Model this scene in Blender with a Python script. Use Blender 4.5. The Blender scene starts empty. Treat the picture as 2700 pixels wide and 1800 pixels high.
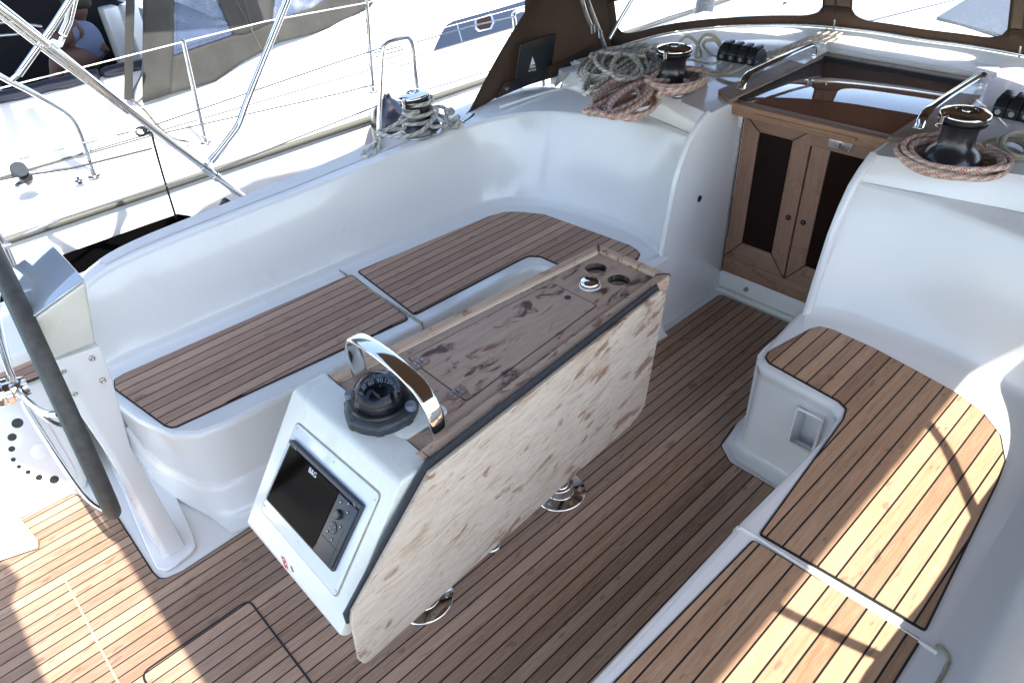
import bpy, bmesh, math, random
from mathutils import Vector, Matrix, noise
random.seed(7)
R_=math.radians
C=bpy.context.scene.collection
sc=bpy.context.scene
# ------------------------------------------------------------------ camera solved from the photo
F=1888.02; YAW,PIT,ROL=map(math.radians,(48.632,36.722,3.637)); CAM=Vector((0,0,2.2))
fw=Vector((math.cos(PIT)*math.cos(YAW),math.cos(PIT)*math.sin(YAW),-math.sin(PIT)))
rt=fw.cross(Vector((0,0,1))).normalized(); dn=fw.cross(rt)
r2=math.cos(ROL)*rt+math.sin(ROL)*dn; d2=-math.sin(ROL)*rt+math.cos(ROL)*dn
def ray(px,py): return r2*((px-1350)/F)+d2*((py-900)/F)+fw
def at(px,py,x=None,y=None,z=None):
    d=ray(px,py)
    if z is not None: t=(z-CAM.z)/d.z
    elif y is not None: t=y/d.y
    else: t=x/d.x
    return CAM+d*t
def onplane(px,py,p,n):
    d=ray(px,py); return CAM+d*((Vector(p)-CAM).dot(n)/d.dot(n))
cam_d=bpy.data.cameras.new('camera'); cam=bpy.data.objects.new('camera',cam_d); C.objects.link(cam)
cam_d.sensor_width=36; cam_d.lens=F/2700*36; cam_d.clip_end=600; cam_d.clip_start=.02
m=Matrix.Identity(4)
for i,v in enumerate((r2,-d2,-fw)):
    for j in range(3): m[j][i]=v[j]
m.translation=CAM; cam.matrix_world=m; sc.camera=cam
YC=1.365
# ------------------------------------------------------------------ light
SUN=Vector((.0,-.65,1)).normalized()     # towards the sun
el=math.asin(SUN.z); az=math.atan2(SUN.x,SUN.y)
w=bpy.data.worlds.new('World'); sc.world=w; w.use_nodes=True
nt=w.node_tree; bg=nt.nodes['Background']; sky=nt.nodes.new('ShaderNodeTexSky'); sky.sky_type='NISHITA'; sky.sun_disc=False
sky.sun_elevation=el; sky.sun_rotation=az; sky.altitude=0
tint=nt.nodes.new('ShaderNodeMix'); tint.data_type='RGBA'; tint.blend_type='MULTIPLY'; tint.inputs[0].default_value=1; tint.inputs[7].default_value=(1.08,1.0,.93,1); nt.links.new(sky.outputs[0],tint.inputs[6]); nt.links.new(tint.outputs[2],bg.inputs[0]); bg.inputs[1].default_value=.15
sd=bpy.data.lights.new('sun','SUN'); sd.energy=2.8; sd.angle=R_(.53); sd.color=(1,.95,.86)
so=bpy.data.objects.new('sun',sd); C.objects.link(so); so.rotation_euler=SUN.to_track_quat('Z','Y').to_euler()
sc.view_settings.view_transform='Standard'; sc.view_settings.look='None'; sc.view_settings.exposure=2.15; sc.view_settings.gamma=1
sc.cycles.max_bounces=10; sc.cycles.transparent_max_bounces=12; sc.cycles.sample_clamp_indirect=6
# ------------------------------------------------------------------ materials
class N:
    def __init__(s,name):
        s.m=bpy.data.materials.new(name); s.m.use_nodes=True; s.t=s.m.node_tree; s.p=s.t.nodes['Principled BSDF']
    def new(s,k,**a):
        n=s.t.nodes.new(k)
        for x,v in a.items(): setattr(n,x,v)
        return n
    def link(s,a,b): s.t.links.new(a,b)
    def setp(s,**a):
        for k,v in a.items():
            k=k.replace('_',' ')
            s.p.inputs[k].default_value=v if not isinstance(v,tuple) else (*v,1)
    def val(s,sock,v):
        if hasattr(v,'is_linked') or isinstance(v,bpy.types.NodeSocket): s.link(v,sock)
        else: sock.default_value=v
    def math(s,op,a,b=0.0,c=None):
        n=s.new('ShaderNodeMath',operation=op); s.val(n.inputs[0],a); s.val(n.inputs[1],b)
        if c is not None: s.val(n.inputs[2],c)
        return n.outputs[0]
    def obj(s): return s.new('ShaderNodeTexCoord').outputs['Object']
    def mapping(s,v,scale=(1,1,1),rot=(0,0,0),loc=(0,0,0)):
        n=s.new('ShaderNodeMapping'); s.link(v,n.inputs[0]); n.inputs['Scale'].default_value=scale; n.inputs['Rotation'].default_value=rot; n.inputs['Location'].default_value=loc; return n.outputs[0]
    def noise(s,v,scale,detail=4,rough=.55,dist=0):
        n=s.new('ShaderNodeTexNoise'); s.link(v,n.inputs['Vector']); n.inputs['Scale'].default_value=scale; n.inputs['Detail'].default_value=detail; n.inputs['Roughness'].default_value=rough; n.inputs['Distortion'].default_value=dist; return n.outputs['Fac']
    def ramp(s,f,stops):
        n=s.new('ShaderNodeValToRGB'); s.link(f,n.inputs[0]); e=n.color_ramp.elements
        while len(e)<len(stops): e.new(.5)
        for i,(p,c) in enumerate(stops): e[i].position=p; e[i].color=(*c,1) if len(c)==3 else c
        return n.outputs[0]
    def mix(s,f,a,b,mode='MIX'):
        n=s.new('ShaderNodeMix',data_type='RGBA',blend_type=mode); s.val(n.inputs[0],f)
        for i,v in ((6,a),(7,b)):
            if isinstance(v,tuple): n.inputs[i].default_value=(*v,1)
            else: s.link(v,n.inputs[i])
        return n.outputs[2]
    def bump(s,h,strength=.3,dist=.002):
        n=s.new('ShaderNodeBump'); s.link(h,n.inputs['Height']); n.inputs['Strength'].default_value=strength; n.inputs['Distance'].default_value=dist; s.link(n.outputs[0],s.p.inputs['Normal'])
    def rng(s,f,a,b,c=0.,d=1.):
        n=s.new('ShaderNodeMapRange'); s.link(f,n.inputs[0]); n.inputs[1].default_value=a; n.inputs[2].default_value=b; n.inputs[3].default_value=c; n.inputs[4].default_value=d; return n.outputs[0]
def simple(name,col,rough=.4,metal=0,spec=.5,coat=0,nz=.0,nscale=30,bump=0):
    n=N(name); n.setp(Base_Color=col,Roughness=rough,Metallic=metal); n.p.inputs['Specular IOR Level'].default_value=spec; n.p.inputs['Coat Weight'].default_value=coat
    if nz or bump:
        f=n.noise(n.obj(),nscale)
        if nz: n.link(n.mix(n.rng(f,.3,.7),tuple(c*(1-nz) for c in col),tuple(min(1,c*(1+nz)) for c in col)),n.p.inputs['Base Color'])
        if bump: n.bump(f,bump,.001)
    return n.m
def gelcoat(name,col,dirt=.35,wave=.002,rough=.13,grime=(.36,.31,.22)):
    n=N(name); o=n.obj()
    f=n.noise(o,2.2,6,.6); g=n.noise(o,46,3,.6)
    d=n.math('MULTIPLY',n.rng(f,.56,.82),n.rng(g,.35,.75)); d=n.math('MULTIPLY',d,dirt)
    sp=n.noise(o,150,2,.5); d=n.math('MAXIMUM',d,n.rng(sp,.775,.80,0,.5*dirt))
    n.link(n.mix(d,col,grime),n.p.inputs['Base Color'])
    n.link(n.rng(n.noise(o,5,5,.6),.3,.75,rough*.7,rough*2.1),n.p.inputs['Roughness'])
    n.p.inputs['Coat Weight'].default_value=.3; n.p.inputs['Coat Roughness'].default_value=.09
    n.bump(n.noise(o,7,2,.4),wave*5,.004)
    return n.m
def teak(name,spacing,offset,wcaulk=.0045,base=((.185,.118,.078),(.33,.222,.15)),worn=.25,rot=0):
    n=N(name); o=n.obj()
    if rot: o=n.mapping(o,rot=(0,0,rot))
    sep=n.new('ShaderNodeSeparateXYZ'); n.link(o,sep.inputs[0])
    t=n.math('ADD',n.math('MULTIPLY',sep.outputs[1],1/spacing),offset)
    idx=n.math('FLOOR',t); fr=n.math('SUBTRACT',t,idx)
    ca=n.math('MULTIPLY',n.rng(fr,0,.012),n.math('SUBTRACT',1.0,n.rng(fr,wcaulk/spacing-.006,wcaulk/spacing+.012)))
    # per plank tone and grain shifted per plank
    wn=n.new('ShaderNodeTexWhiteNoise',noise_dimensions='1D'); n.link(idx,wn.inputs['W'])
    cmb=n.new('ShaderNodeCombineXYZ'); n.link(n.math('ADD',sep.outputs[0],n.math('MULTIPLY',wn.outputs['Value'],7.3)),cmb.inputs[0]); n.link(sep.outputs[1],cmb.inputs[1]); n.link(sep.outputs[2],cmb.inputs[2])
    g1=n.noise(n.mapping(cmb.outputs[0],scale=(2.0,34,6)),3,6,.68,.5)
    g2=n.noise(n.mapping(cmb.outputs[0],scale=(9,190,20)),3,3,.6)
    g=n.math('ADD',n.math('MULTIPLY',g1,.6),n.math('MULTIPLY',g2,.4))
    g=n.math('ADD',g,n.math('MULTIPLY',n.math('SUBTRACT',wn.outputs['Value'],.5),.30))
    col=n.ramp(g,[(.30,base[0]),(.50,tuple((a+b)/2 for a,b in zip(*base))),(.70,base[1])])
    pale=n.rng(n.noise(o,2.3,5,.6),.42,.72,0,worn); col=n.mix(pale,col,(.40,.33,.27))
    red=n.rng(n.noise(n.mapping(o,scale=(3,9,3)),4,4,.6),.62,.8,0,.35); col=n.mix(red,col,(.22,.10,.06))
    st=n.math('MULTIPLY',n.rng(n.noise(n.mapping(o,scale=(4,12,4)),2.7,2,.4),.665,.71),n.rng(g2,.3,.6,.4,.9)); col=n.mix(n.math('MULTIPLY',st,.6),col,(.08,.055,.045))
    col=n.mix(ca,col,(.011,.011,.012))
    n.link(col,n.p.inputs['Base Color']); n.link(n.rng(ca,0,1,.62,.42),n.p.inputs['Roughness']); n.p.inputs['Specular IOR Level'].default_value=.3
    n.bump(n.math('SUBTRACT',n.math('MULTIPLY',g,.5),n.math('MULTIPLY',ca,1.2)),.55,.0014)
    return n.m
def oldwood(name,base,dark,red,stain,sscale=6,axis=(3,40,40),speck=0.):
    n=N(name); o=n.obj()
    g1=n.noise(n.mapping(o,scale=axis),2.2,7,.65,.5); g2=n.noise(n.mapping(o,scale=tuple(a*5 for a in axis)),2.5,3,.6)
    g=n.math('ADD',n.math('MULTIPLY',g1,.65),n.math('MULTIPLY',g2,.35))
    col=n.ramp(g,[(.28,tuple(c*.72 for c in base)),(.48,base),(.68,tuple(min(1,c*1.22) for c in base))])
    a=n.noise(n.mapping(o,scale=(1.6,3.2,3.2)),sscale,5,.62,.8); m1=n.rng(a,.565,.645,0,stain); col=n.mix(m1,col,dark)
    b=n.noise(n.mapping(o,scale=(1.2,4,4),loc=(3.3,1,2)),sscale*1.3,4,.6,.4); m2=n.rng(b,.60,.67,0,stain*.85); col=n.mix(m2,col,red)
    if speck:
        c=n.noise(n.mapping(o,scale=(1.5,3.1,3.1),loc=(9,2,5)),sscale*4,3,.55,.3); col=n.mix(n.rng(c,.63,.70,0,speck),col,dark)
    n.link(col,n.p.inputs['Base Color']); n.p.inputs['Roughness'].default_value=.55; n.p.inputs['Specular IOR Level'].default_value=.35
    n.bump(g,.35,.001); return n.m
def chromem(name,rough=.06,col=(.78,.77,.75)):
    n=N(name); n.setp(Base_Color=col,Metallic=1.0); n.link(n.rng(n.noise(n.obj(),24,4,.6),.3,.8,rough*.6,rough*2.4),n.p.inputs['Roughness']); return n.m
def ropem(name,fleck,base=(.50,.45,.36),dens=.030,wid=.42):
    n=N(name); uv=n.new('ShaderNodeTexCoord').outputs['UV']; s=n.new('ShaderNodeSeparateXYZ'); n.link(uv,s.inputs[0]); u,v=s.outputs[0],s.outputs[1]
    ba=n.math('LESS_THAN',n.math('FRACT',n.math('ADD',n.math('MULTIPLY',u,1/dens),n.math('MULTIPLY',v,2.0))),wid)
    a=n.math('FRACT',n.math('ADD',n.math('MULTIPLY',u,1/.0075),n.math('MULTIPLY',v,2.0))); c=n.math('FRACT',n.math('SUBTRACT',n.math('MULTIPLY',v,5.0),n.math('MULTIPLY',u,1/.015)))
    fl=n.math('MULTIPLY',n.math('LESS_THAN',a,.70),n.math('LESS_THAN',c,.70))
    ck=n.math('MULTIPLY',ba,fl)
    dn_=n.noise(n.obj(),14,4,.6); b=n.mix(n.rng(dn_,.35,.7),tuple(x*.72 for x in base),base)
    col=n.mix(n.math('MULTIPLY',ck,.9 if fleck else 0.0),b,fleck or (0,0,0))
    n.link(col,n.p.inputs['Base Color']); n.p.inputs['Roughness'].default_value=.85
    w1=n.math('SINE',n.math('ADD',n.math('MULTIPLY',u,1500.),n.math('MULTIPLY',v,25.13))); w2=n.math('SINE',n.math('SUBTRACT',n.math('MULTIPLY',u,1500.),n.math('MULTIPLY',v,25.13)))
    n.bump(n.math('MULTIPLY',w1,w2),.6,.0012); return n.m
def canvasm(name,col,scale=900,tr=None):
    n=N(name); o=n.obj(); f=n.noise(o,5,5,.6); g=n.noise(o,scale,1,.5)
    n.link(n.mix(n.rng(f,.35,.7),tuple(c*.8 for c in col),tuple(c*1.15 for c in col)),n.p.inputs['Base Color']); n.p.inputs['Roughness'].default_value=.9
    n.p.inputs['Specular IOR Level'].default_value=.2
    n.bump(n.math('ADD',n.math('MULTIPLY',g,.05),n.noise(n.mapping(o,scale=(1,1,2)),4,3,.5)),.5,.012)
    if tr:
        tl=n.new('ShaderNodeBsdfTranslucent'); tl.inputs[0].default_value=(*tr,1); ms=n.new('ShaderNodeMixShader'); ms.inputs[0].default_value=.35; n.link(n.p.outputs[0],ms.inputs[1]); n.link(tl.outputs[0],ms.inputs[2]); n.link(ms.outputs[0],n.t.nodes['Material Output'].inputs[0])
    return n.m
def vinyl(name,trans=.86,spots=.5,bc=(.9,.92,.95)):
    n=N(name); n.setp(Base_Color=bc,Roughness=.12); t=n.new('ShaderNodeBsdfTransparent'); t.inputs[0].default_value=(.97,.98,1,1)
    mx=n.new('ShaderNodeMixShader'); o=n.obj(); sp=n.noise(o,130,3,.7); f=n.rng(sp,.56,.66,1-trans,1-trans+spots*.35)
    lg=n.noise(o,4,4,.6); f=n.math('MULTIPLY',f,n.rng(lg,.3,.7,.5,1.3))
    n.link(f,mx.inputs[0]); n.link(t.outputs[0],mx.inputs[1]); n.link(n.p.outputs[0],mx.inputs[2])
    n.bump(n.noise(o,6,3,.5),.4,.01)
    n.link(mx.outputs[0],n.t.nodes['Material Output'].inputs[0]); return n.m
M={}
M['gel']=gelcoat('gelcoat_white',(.78,.785,.76))
M['gelclean']=gelcoat('gelcoat_clean',(.80,.80,.79),dirt=.12,wave=.002,rough=.11)
M['gelpod']=gelcoat('gelcoat_pod',(.74,.76,.70),dirt=.3,rough=.2)
M['deckwhite']=simple('deck_white',(.82,.82,.80),.45,nz=.03)
def nonskid():
    n=N('nonskid_gelcoat'); o=n.obj(); n.setp(Base_Color=(.76,.76,.75),Roughness=.35)
    s=n.new('ShaderNodeSeparateXYZ'); n.link(o,s.inputs[0])
    a=n.math('SINE',n.math('MULTIPLY',n.math('ADD',s.outputs[0],s.outputs[1]),640.)); b=n.math('SINE',n.math('MULTIPLY',n.math('SUBTRACT',s.outputs[0],s.outputs[1]),640.))
    n.bump(n.math('MULTIPLY',a,b),.9,.0015); return n.m
M['nonskid']=nonskid()
M['teakfloor']=teak('teak_floor',.0471,0.2,wcaulk=.0052,base=((.21,.125,.08),(.48,.32,.215)))
M['teakport']=teak('teak_seat_faded',.0531,0.32,wcaulk=.0056,base=((.29,.165,.105),(.54,.35,.245)))
M['teakstbd']=teak('teak_seat',.0515,0.05,wcaulk=.0055,base=((.26,.145,.082),(.52,.33,.20)),worn=.15)
M['caulk']=simple('black_caulk',(.012,.012,.014),.45)
M['tabletop']=oldwood('weathered_table_teak',(.45,.315,.23),(.085,.045,.033),(.17,.058,.032),1.0,4.2)
M['tablerail']=oldwood('weathered_rail_teak',(.54,.38,.27),(.18,.09,.055),(.20,.08,.04),.9,6)
def leafwood():
    n=N('bleached_leaf_teak'); o=n.obj(); sep=n.new('ShaderNodeSeparateXYZ'); n.link(o,sep.inputs[0])
    g1=n.noise(n.mapping(o,scale=(3,34,34)),2.4,7,.65,.5); g2=n.noise(n.mapping(o,scale=(8,120,120)),2.5,3,.6); g=n.math('ADD',n.math('MULTIPLY',g1,.6),n.math('MULTIPLY',g2,.4))
    col=n.ramp(g,[(.28,(.43,.335,.25)),(.46,(.59,.49,.38)),(.68,(.70,.615,.51))])
    # thin dark grain lines, then rust brown runs that follow the grain, densest towards the forward end
    gl_=n.noise(n.mapping(o,scale=(1.1,44,44)),2.2,4,.6,.3); col=n.mix(n.rng(gl_,.56,.66,0,.5),col,(.36,.25,.16))
    dens=n.rng(sep.outputs[0],.4,1.8,0,.05); mp_=lambda sc_,lc:n.mapping(n.mapping(o,rot=(0,.16,0)),scale=sc_,loc=lc)
    a=n.noise(mp_((.8,3.6,3.6),(0,0,0)),4.6,5,.6,.3); m1=n.rng(n.math('ADD',a,dens),.575,.70,0,.62); col=n.mix(n.math('MULTIPLY',m1,n.rng(gl_,.35,.6,.45,1)),col,(.36,.215,.10))
    b=n.noise(mp_((1.15,3.2,3.2),(5,2,7)),7.0,4,.56,.2); m2=n.rng(n.math('ADD',b,n.math('MULTIPLY',dens,1.5)),.625,.70,0,.88); col=n.mix(n.math('MULTIPLY',m2,n.rng(g2,.3,.6,.5,1)),col,(.21,.075,.03))
    c=n.noise(mp_((1.2,4.6,4.6),(1,6,3)),18,3,.55,.2); m3=n.rng(c,.61,.69,0,.45); col=n.mix(m3,col,(.27,.15,.075))
    n.link(col,n.p.inputs['Base Color']); n.p.inputs['Roughness'].default_value=.6; n.bump(g,.35,.001); return n.m
M['leaf']=leafwood()
M['doorwood']=oldwood('door_teak_vertical',(.29,.165,.11),(.17,.10,.07),(.30,.11,.05),.5,4,axis=(40,40,3))
M['doorwoodh']=oldwood('door_teak_across',(.28,.165,.11),(.15,.085,.06),(.18,.06,.03),.5,4,axis=(40,3,40))
M['barwood']=oldwood('varnished_bar_teak',(.29,.165,.095),(.20,.12,.08),(.30,.12,.05),.5,5,axis=(40,3,40))
M['framewood']=oldwood('hatch_frame_teak',(.27,.19,.14),(.10,.08,.07),(.16,.09,.06),.6,5,axis=(3,40,40))
M['chrome']=chromem('polished_steel',.05); M['steel']=chromem('brushed_steel',.16,(.62,.62,.61)); M['dullsteel']=chromem('dull_steel',.3,(.45,.44,.42))
M['black']=simple('black_plastic',(.018,.019,.022),.28,nz=.2); M['blackmat']=simple('black_rubber',(.012,.012,.013),.6); M['ring']=simple('charcoal_plastic',(.03,.036,.045),.42,nz=.15)
M['drum']=simple('winch_drum_black',(.014,.014,.017),.3,coat=.3); M['greyplastic']=simple('blue_grey_plastic',(.16,.19,.23),.35)
M['anth']=simple('anthracite_plastic',(.035,.04,.052),.4,nz=.1); M['screen']=simple('screen_glass',(.003,.0022,.002),.12,spec=.03)
M['white']=simple('white_paint',(.85,.87,.88),.25,coat=.2); M['whiteprint']=simple('white_print',(.85,.87,.88),.5); M['red']=simple('red_print',(.62,.05,.04),.5); M['yellow']=simple('yellow_print',(.6,.55,.05),.5)
M['bezel']=gelcoat('bezel_plastic',(.72,.78,.84),dirt=.1,wave=.006,rough=.1)
M['hinge']=simple('bronzed_hinge',(.26,.17,.13),.38,metal=.6); M['shadeblue']=simple('pale_blue_shade',(.30,.36,.46),.7,nz=.15,nscale=20); M['sealant']=simple('grimy_sealant',(.33,.31,.22),.7,nz=.25,nscale=60)  # the pale blue is a shade tone for the foredeck panels
M['tinted']=simple('tinted_acrylic',(.016,.008,.006),.05,spec=.12)
def hatchglass():
    n=N('bronze_acrylic'); n.setp(Base_Color=(.24,.10,.062),Roughness=.03); n.p.inputs['Specular IOR Level'].default_value=.9; n.p.inputs['Coat Weight'].default_value=1.0; n.p.inputs['Coat IOR'].default_value=1.8; n.p.inputs['Coat Roughness'].default_value=.02
    n.bump(n.noise(n.obj(),3,2,.4),.12,.003); return n.m
M['hatchglass']=hatchglass()
M['dome']=None
n=N('clear_dome'); n.setp(Base_Color=(1,1,1),Roughness=.01); n.p.inputs['Transmission Weight'].default_value=1.0; n.p.inputs['IOR'].default_value=1.12; n.p.inputs['Specular IOR Level'].default_value=.8
t=n.new('ShaderNodeBsdfTransparent'); gl=n.new('ShaderNodeBsdfGlossy'); gl.inputs['Roughness'].default_value=.01; fr=n.new('ShaderNodeFresnel'); fr.inputs[0].default_value=1.5; mx=n.new('ShaderNodeMixShader'); t.inputs[0].default_value=(.50,.55,.62,1); n.link(n.math('MULTIPLY',fr.outputs[0],.6),mx.inputs[0]); n.link(t.outputs[0],mx.inputs[1]); n.link(gl.outputs[0],mx.inputs[2]); n.link(mx.outputs[0],n.t.nodes['Material Output'].inputs[0]); M['dome']=n.m
M['ropeblue']=ropem('rope_blue_fleck',(.01,.14,.30),base=(.74,.67,.54),dens=.046,wid=.45); M['ropenavy']=ropem('rope_navy_fleck',(.01,.05,.14),base=(.78,.70,.55),dens=.05,wid=.42); M['ropered']=ropem('rope_red_fleck',(.50,.008,.015),base=(.76,.69,.56),dens=.042,wid=.6); M['ropecream']=ropem('rope_cream',None,base=(.66,.60,.46))
M['canvas']=canvasm('brown_canvas',(.085,.062,.048),tr=(.26,.19,.14)); M['canvastan']=canvasm('tan_webbing',(.17,.125,.085)); M['greycanvas']=canvasm('grey_canvas',(.046,.046,.043)); M['pocket']=simple('black_pocket',(.01,.011,.013),.38,bump=.3,nscale=12)
M['navy']=simple('navy_vinyl',(.028,.032,.05),.35); M['cushion']=canvasm('dark_cushion',(.012,.012,.015))
M['vinyl']=vinyl('clear_vinyl',.90,.7); M['vinylgrey']=vinyl('scratched_vinyl',.14,.9,(.055,.075,.13))
M['leather']=simple('grey_leather',(.060,.060,.056),.62,nz=.25,nscale=40,bump=.3); M['teal']=simple('teal_thread',(.06,.16,.16),.7)
M['neigh']=gelcoat('neighbour_gelcoat',(.82,.83,.82),dirt=.1); M['neighshade']=gelcoat('neighbour_well_shaded',(.50,.60,.68),dirt=.1); M['rub']=simple('grey_rubber',(.085,.085,.07),.6)  # blue-grey well gelcoat has shade mixed into its colour, unassigned
M['fender']=simple('black_fender_cloth',(.002,.002,.002),1,spec=0); M['fendernavy']=simple('navy_fender',(.03,.032,.05),.25,coat=.3); M['wire']=simple('steel_wire',(.35,.35,.34),.35,metal=.8); M['whitewire']=simple('coated_wire',(.78,.77,.74),.4)
M['skin']=simple('skin',(.075,.036,.024),.6); M['shirt']=simple('pale_shirt',(.10,.12,.20),.8); M['hair']=simple('dark_hair',(.02,.014,.01),.7)
def water():
    n=N('harbour_water'); n.setp(Base_Color=(.015,.04,.045),Roughness=.06); n.bump(n.noise(n.obj(),3,4,.6),.6,.06); return n.m
M['water']=water()
M['concrete']=simple('quay_concrete',(.38,.37,.34),.85,nz=.2,nscale=3,bump=.5)
# ------------------------------------------------------------------ mesh helpers
def mesh(name,vs,fs,mat,parent=None,smooth=False,uvs=None,mats=None,fm=None):
    me=bpy.data.meshes.new(name); me.from_pydata([tuple(v) for v in vs],[],fs); 
    for mm in (mats or [mat]): me.materials.append(mm)
    if fm:
        for p,i in zip(me.polygons,fm): p.material_index=i
    if uvs:
        ul=me.uv_layers.new(name='UVMap')
        for l in me.loops: ul.data[l.index].uv=uvs[l.vertex_index]
    bm=bmesh.new(); bm.from_mesh(me); bmesh.ops.recalc_face_normals(bm,faces=bm.faces); bm.to_mesh(me); bm.free()
    for p in me.polygons: p.use_smooth=smooth
    o=bpy.data.objects.new(name,me); C.objects.link(o)
    if parent is not None:
        o.parent=parent; root=parent
        if parent.type=='EMPTY': o.location=-parent.location if parent.get('wc',1) else (0,0,0)
    return o
class MB:                                   # collects shapes for ONE mesh
    def __init__(s): s.v=[];s.f=[];s.uv=[]
    def add(s,vs,fs,uvs=None):
        k=len(s.v); s.v+= [Vector(v) for v in vs]; s.f+=[tuple(i+k for i in f) for f in fs]; s.uv+=uvs or [(0,0)]*len(vs)
    def box(s,a,b):
        x0,y0,z0=a;x1,y1,z1=b
        s.add([(x0,y0,z0),(x1,y0,z0),(x1,y1,z0),(x0,y1,z0),(x0,y0,z1),(x1,y0,z1),(x1,y1,z1),(x0,y1,z1)],[(3,2,1,0),(4,5,6,7),(0,1,5,4),(1,2,6,5),(2,3,7,6),(3,0,4,7)])
        return s
    def prism(s,poly,z0,z1,top=None):
        n=len(poly); g=lambda p,z:(p[0],p[1],z) if not callable(z) else (p[0],p[1],z(p))
        t=top or poly
        s.add([g(p,z0) for p in poly]+[g(p,z1) for p in t],[tuple(range(n))[::-1],tuple(range(n,2*n))]+[(i,(i+1)%n,n+(i+1)%n,n+i) for i in range(n)]); return s
    def slab(s,pts,nrm,th):                 # planar polygon with thickness
        n=len(pts); nrm=Vector(nrm).normalized()*th; P=[Vector(p) for p in pts]
        s.add(P+[p+nrm for p in P],[tuple(range(n))[::-1],tuple(range(n,2*n))]+[(i,(i+1)%n,n+(i+1)%n,n+i) for i in range(n)]); return s
    def tube(s,path,r,seg=12,cap=True,flat=1.0,up=None,u0=0.):
        P=[Vector(p) for p in path]; n=len(P); rr=r if isinstance(r,(list,tuple)) else [r]*n
        T=[(P[min(i+1,n-1)]-P[max(i-1,0)]).normalized() for i in range(n)]
        a=Vector(up) if up else (Vector((0,0,1)) if abs(T[0].z)<.9 else Vector((1,0,0))); a=(a-T[0]*a.dot(T[0])).normalized(); vs=[];uv=[];u=u0
        for i in range(n):
            if i: u+=(P[i]-P[i-1]).length
            if i: a=(a-T[i]*a.dot(T[i])); a=a.normalized() if a.length>1e-6 else Vector((0,0,1))
            b=T[i].cross(a)
            for k in range(seg+1):
                t=2*math.pi*k/seg; vs.append(P[i]+a*math.cos(t)*rr[i]*flat+b*math.sin(t)*rr[i]); uv.append((u,k/seg))
        m_=seg+1; fs=[(i*m_+k,i*m_+k+1,(i+1)*m_+k+1,(i+1)*m_+k) for i in range(n-1) for k in range(seg)]
        if cap: fs+=[tuple(range(seg))[::-1],tuple((n-1)*m_+k for k in range(seg))]
        s.add(vs,fs,uv); return s
    def lathe(s,prof,c=(0,0,0),seg=32,axis=(0,0,1),fn=None):
        ax=Vector(axis).normalized(); q=ax.to_track_quat('Z','Y'); vs=[];n=len(prof); c=Vector(c)
        for r,z in prof:
            for k in range(seg):
                t=2*math.pi*k/seg; rr=r*(fn(t,r,z) if fn else 1); vs.append(c+q@Vector((rr*math.cos(t),rr*math.sin(t),z)))
        fs=[(i*seg+k,i*seg+(k+1)%seg,(i+1)*seg+(k+1)%seg,(i+1)*seg+k) for i in range(n-1) for k in range(seg)]
        fs+=[tuple(range(seg))[::-1],tuple((n-1)*seg+k for k in range(seg))]; s.add(vs,fs); return s
    def loft(s,rows,closed=False,caps=False):
        n=len(rows);m_=len(rows[0]); s.add([p for r in rows for p in r],[(i*m_+k,i*m_+(k+1)%m_,(i+1)*m_+(k+1)%m_,(i+1)*m_+k) for i in range(n-1) for k in range(m_ if closed else m_-1)]+([tuple(range(m_))[::-1],tuple((n-1)*m_+k for k in range(m_))] if caps else [])); return s
    def build(s,name,mat,parent=None,smooth=False,bevel=0,seg=2,ang=30,sub=0,weld=False):
        o=mesh(name,s.v,s.f,mat,parent,smooth,s.uv if any(u!=(0,0) for u in s.uv) else None)
        if weld: 
            bm=bmesh.new(); bm.from_mesh(o.data); bmesh.ops.remove_doubles(bm,verts=bm.verts,dist=1e-5); bm.to_mesh(o.data); bm.free()
        if bevel:
            b=o.modifiers.new('bevel','BEVEL'); b.width=bevel; b.segments=seg; b.limit_method='ANGLE'; b.angle_limit=R_(ang); b.harden_normals=False
            for p in o.data.polygons: p.use_smooth=True
        if bevel or smooth: 
            try: 
                e=o.modifiers.new('split','EDGE_SPLIT'); e.split_angle=R_(50) if not bevel else R_(38); 
            except Exception: pass
        if sub: 
            o.modifiers.new('sub','SUBSURF').levels=sub; o.modifiers['sub'].render_levels=sub
        return o
def rep(o,old,new): pass
def tag(o,label,cat,group=None,kind=None):
    if label: o['label']=label
    if cat: o['category']=cat
    if group: o['group']=group
    if kind: o['kind']=kind
    return o
def thing(name,label,cat,loc=(0,0,0),group=None):
    o=bpy.data.objects.new(name,None); C.objects.link(o); o.location=loc; o.empty_display_size=.1; bpy.context.view_layer.update(); return tag(o,label,cat,group)
def local(o,loc,rot=0):      # move a thing whose parts were built round the origin
    o.location=loc; o.rotation_euler=(0,0,rot)
def copy_tree(o,parent=None):
    c=o.copy(); C.objects.link(c); c.parent=parent
    for ch in list(o.children): copy_tree(ch,c)
    return c
def mirror_y(pts): return [(p[0],2*YC-p[1],p[2]) if len(p)==3 else (p[0],2*YC-p[1]) for p in pts]
def cr(pts,n=8,closed=False):               # Catmull-Rom
    P=[Vector(p) for p in pts]; out=[]; L=len(P)
    for i in range(L if closed else L-1):
        if closed: a,b,c,d=P[(i-1)%L],P[i],P[(i+1)%L],P[(i+2)%L]
        else: a,b,c,d=P[max(i-1,0)],P[i],P[i+1],P[min(i+2,L-1)]
        for k in range(n):
            t=k/n; out.append(.5*((2*b)+(c-a)*t+(2*a-5*b+4*c-d)*t*t+(3*b-a-3*c+d)*t**3))
    if not closed: out.append(P[-1])
    return out
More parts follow.
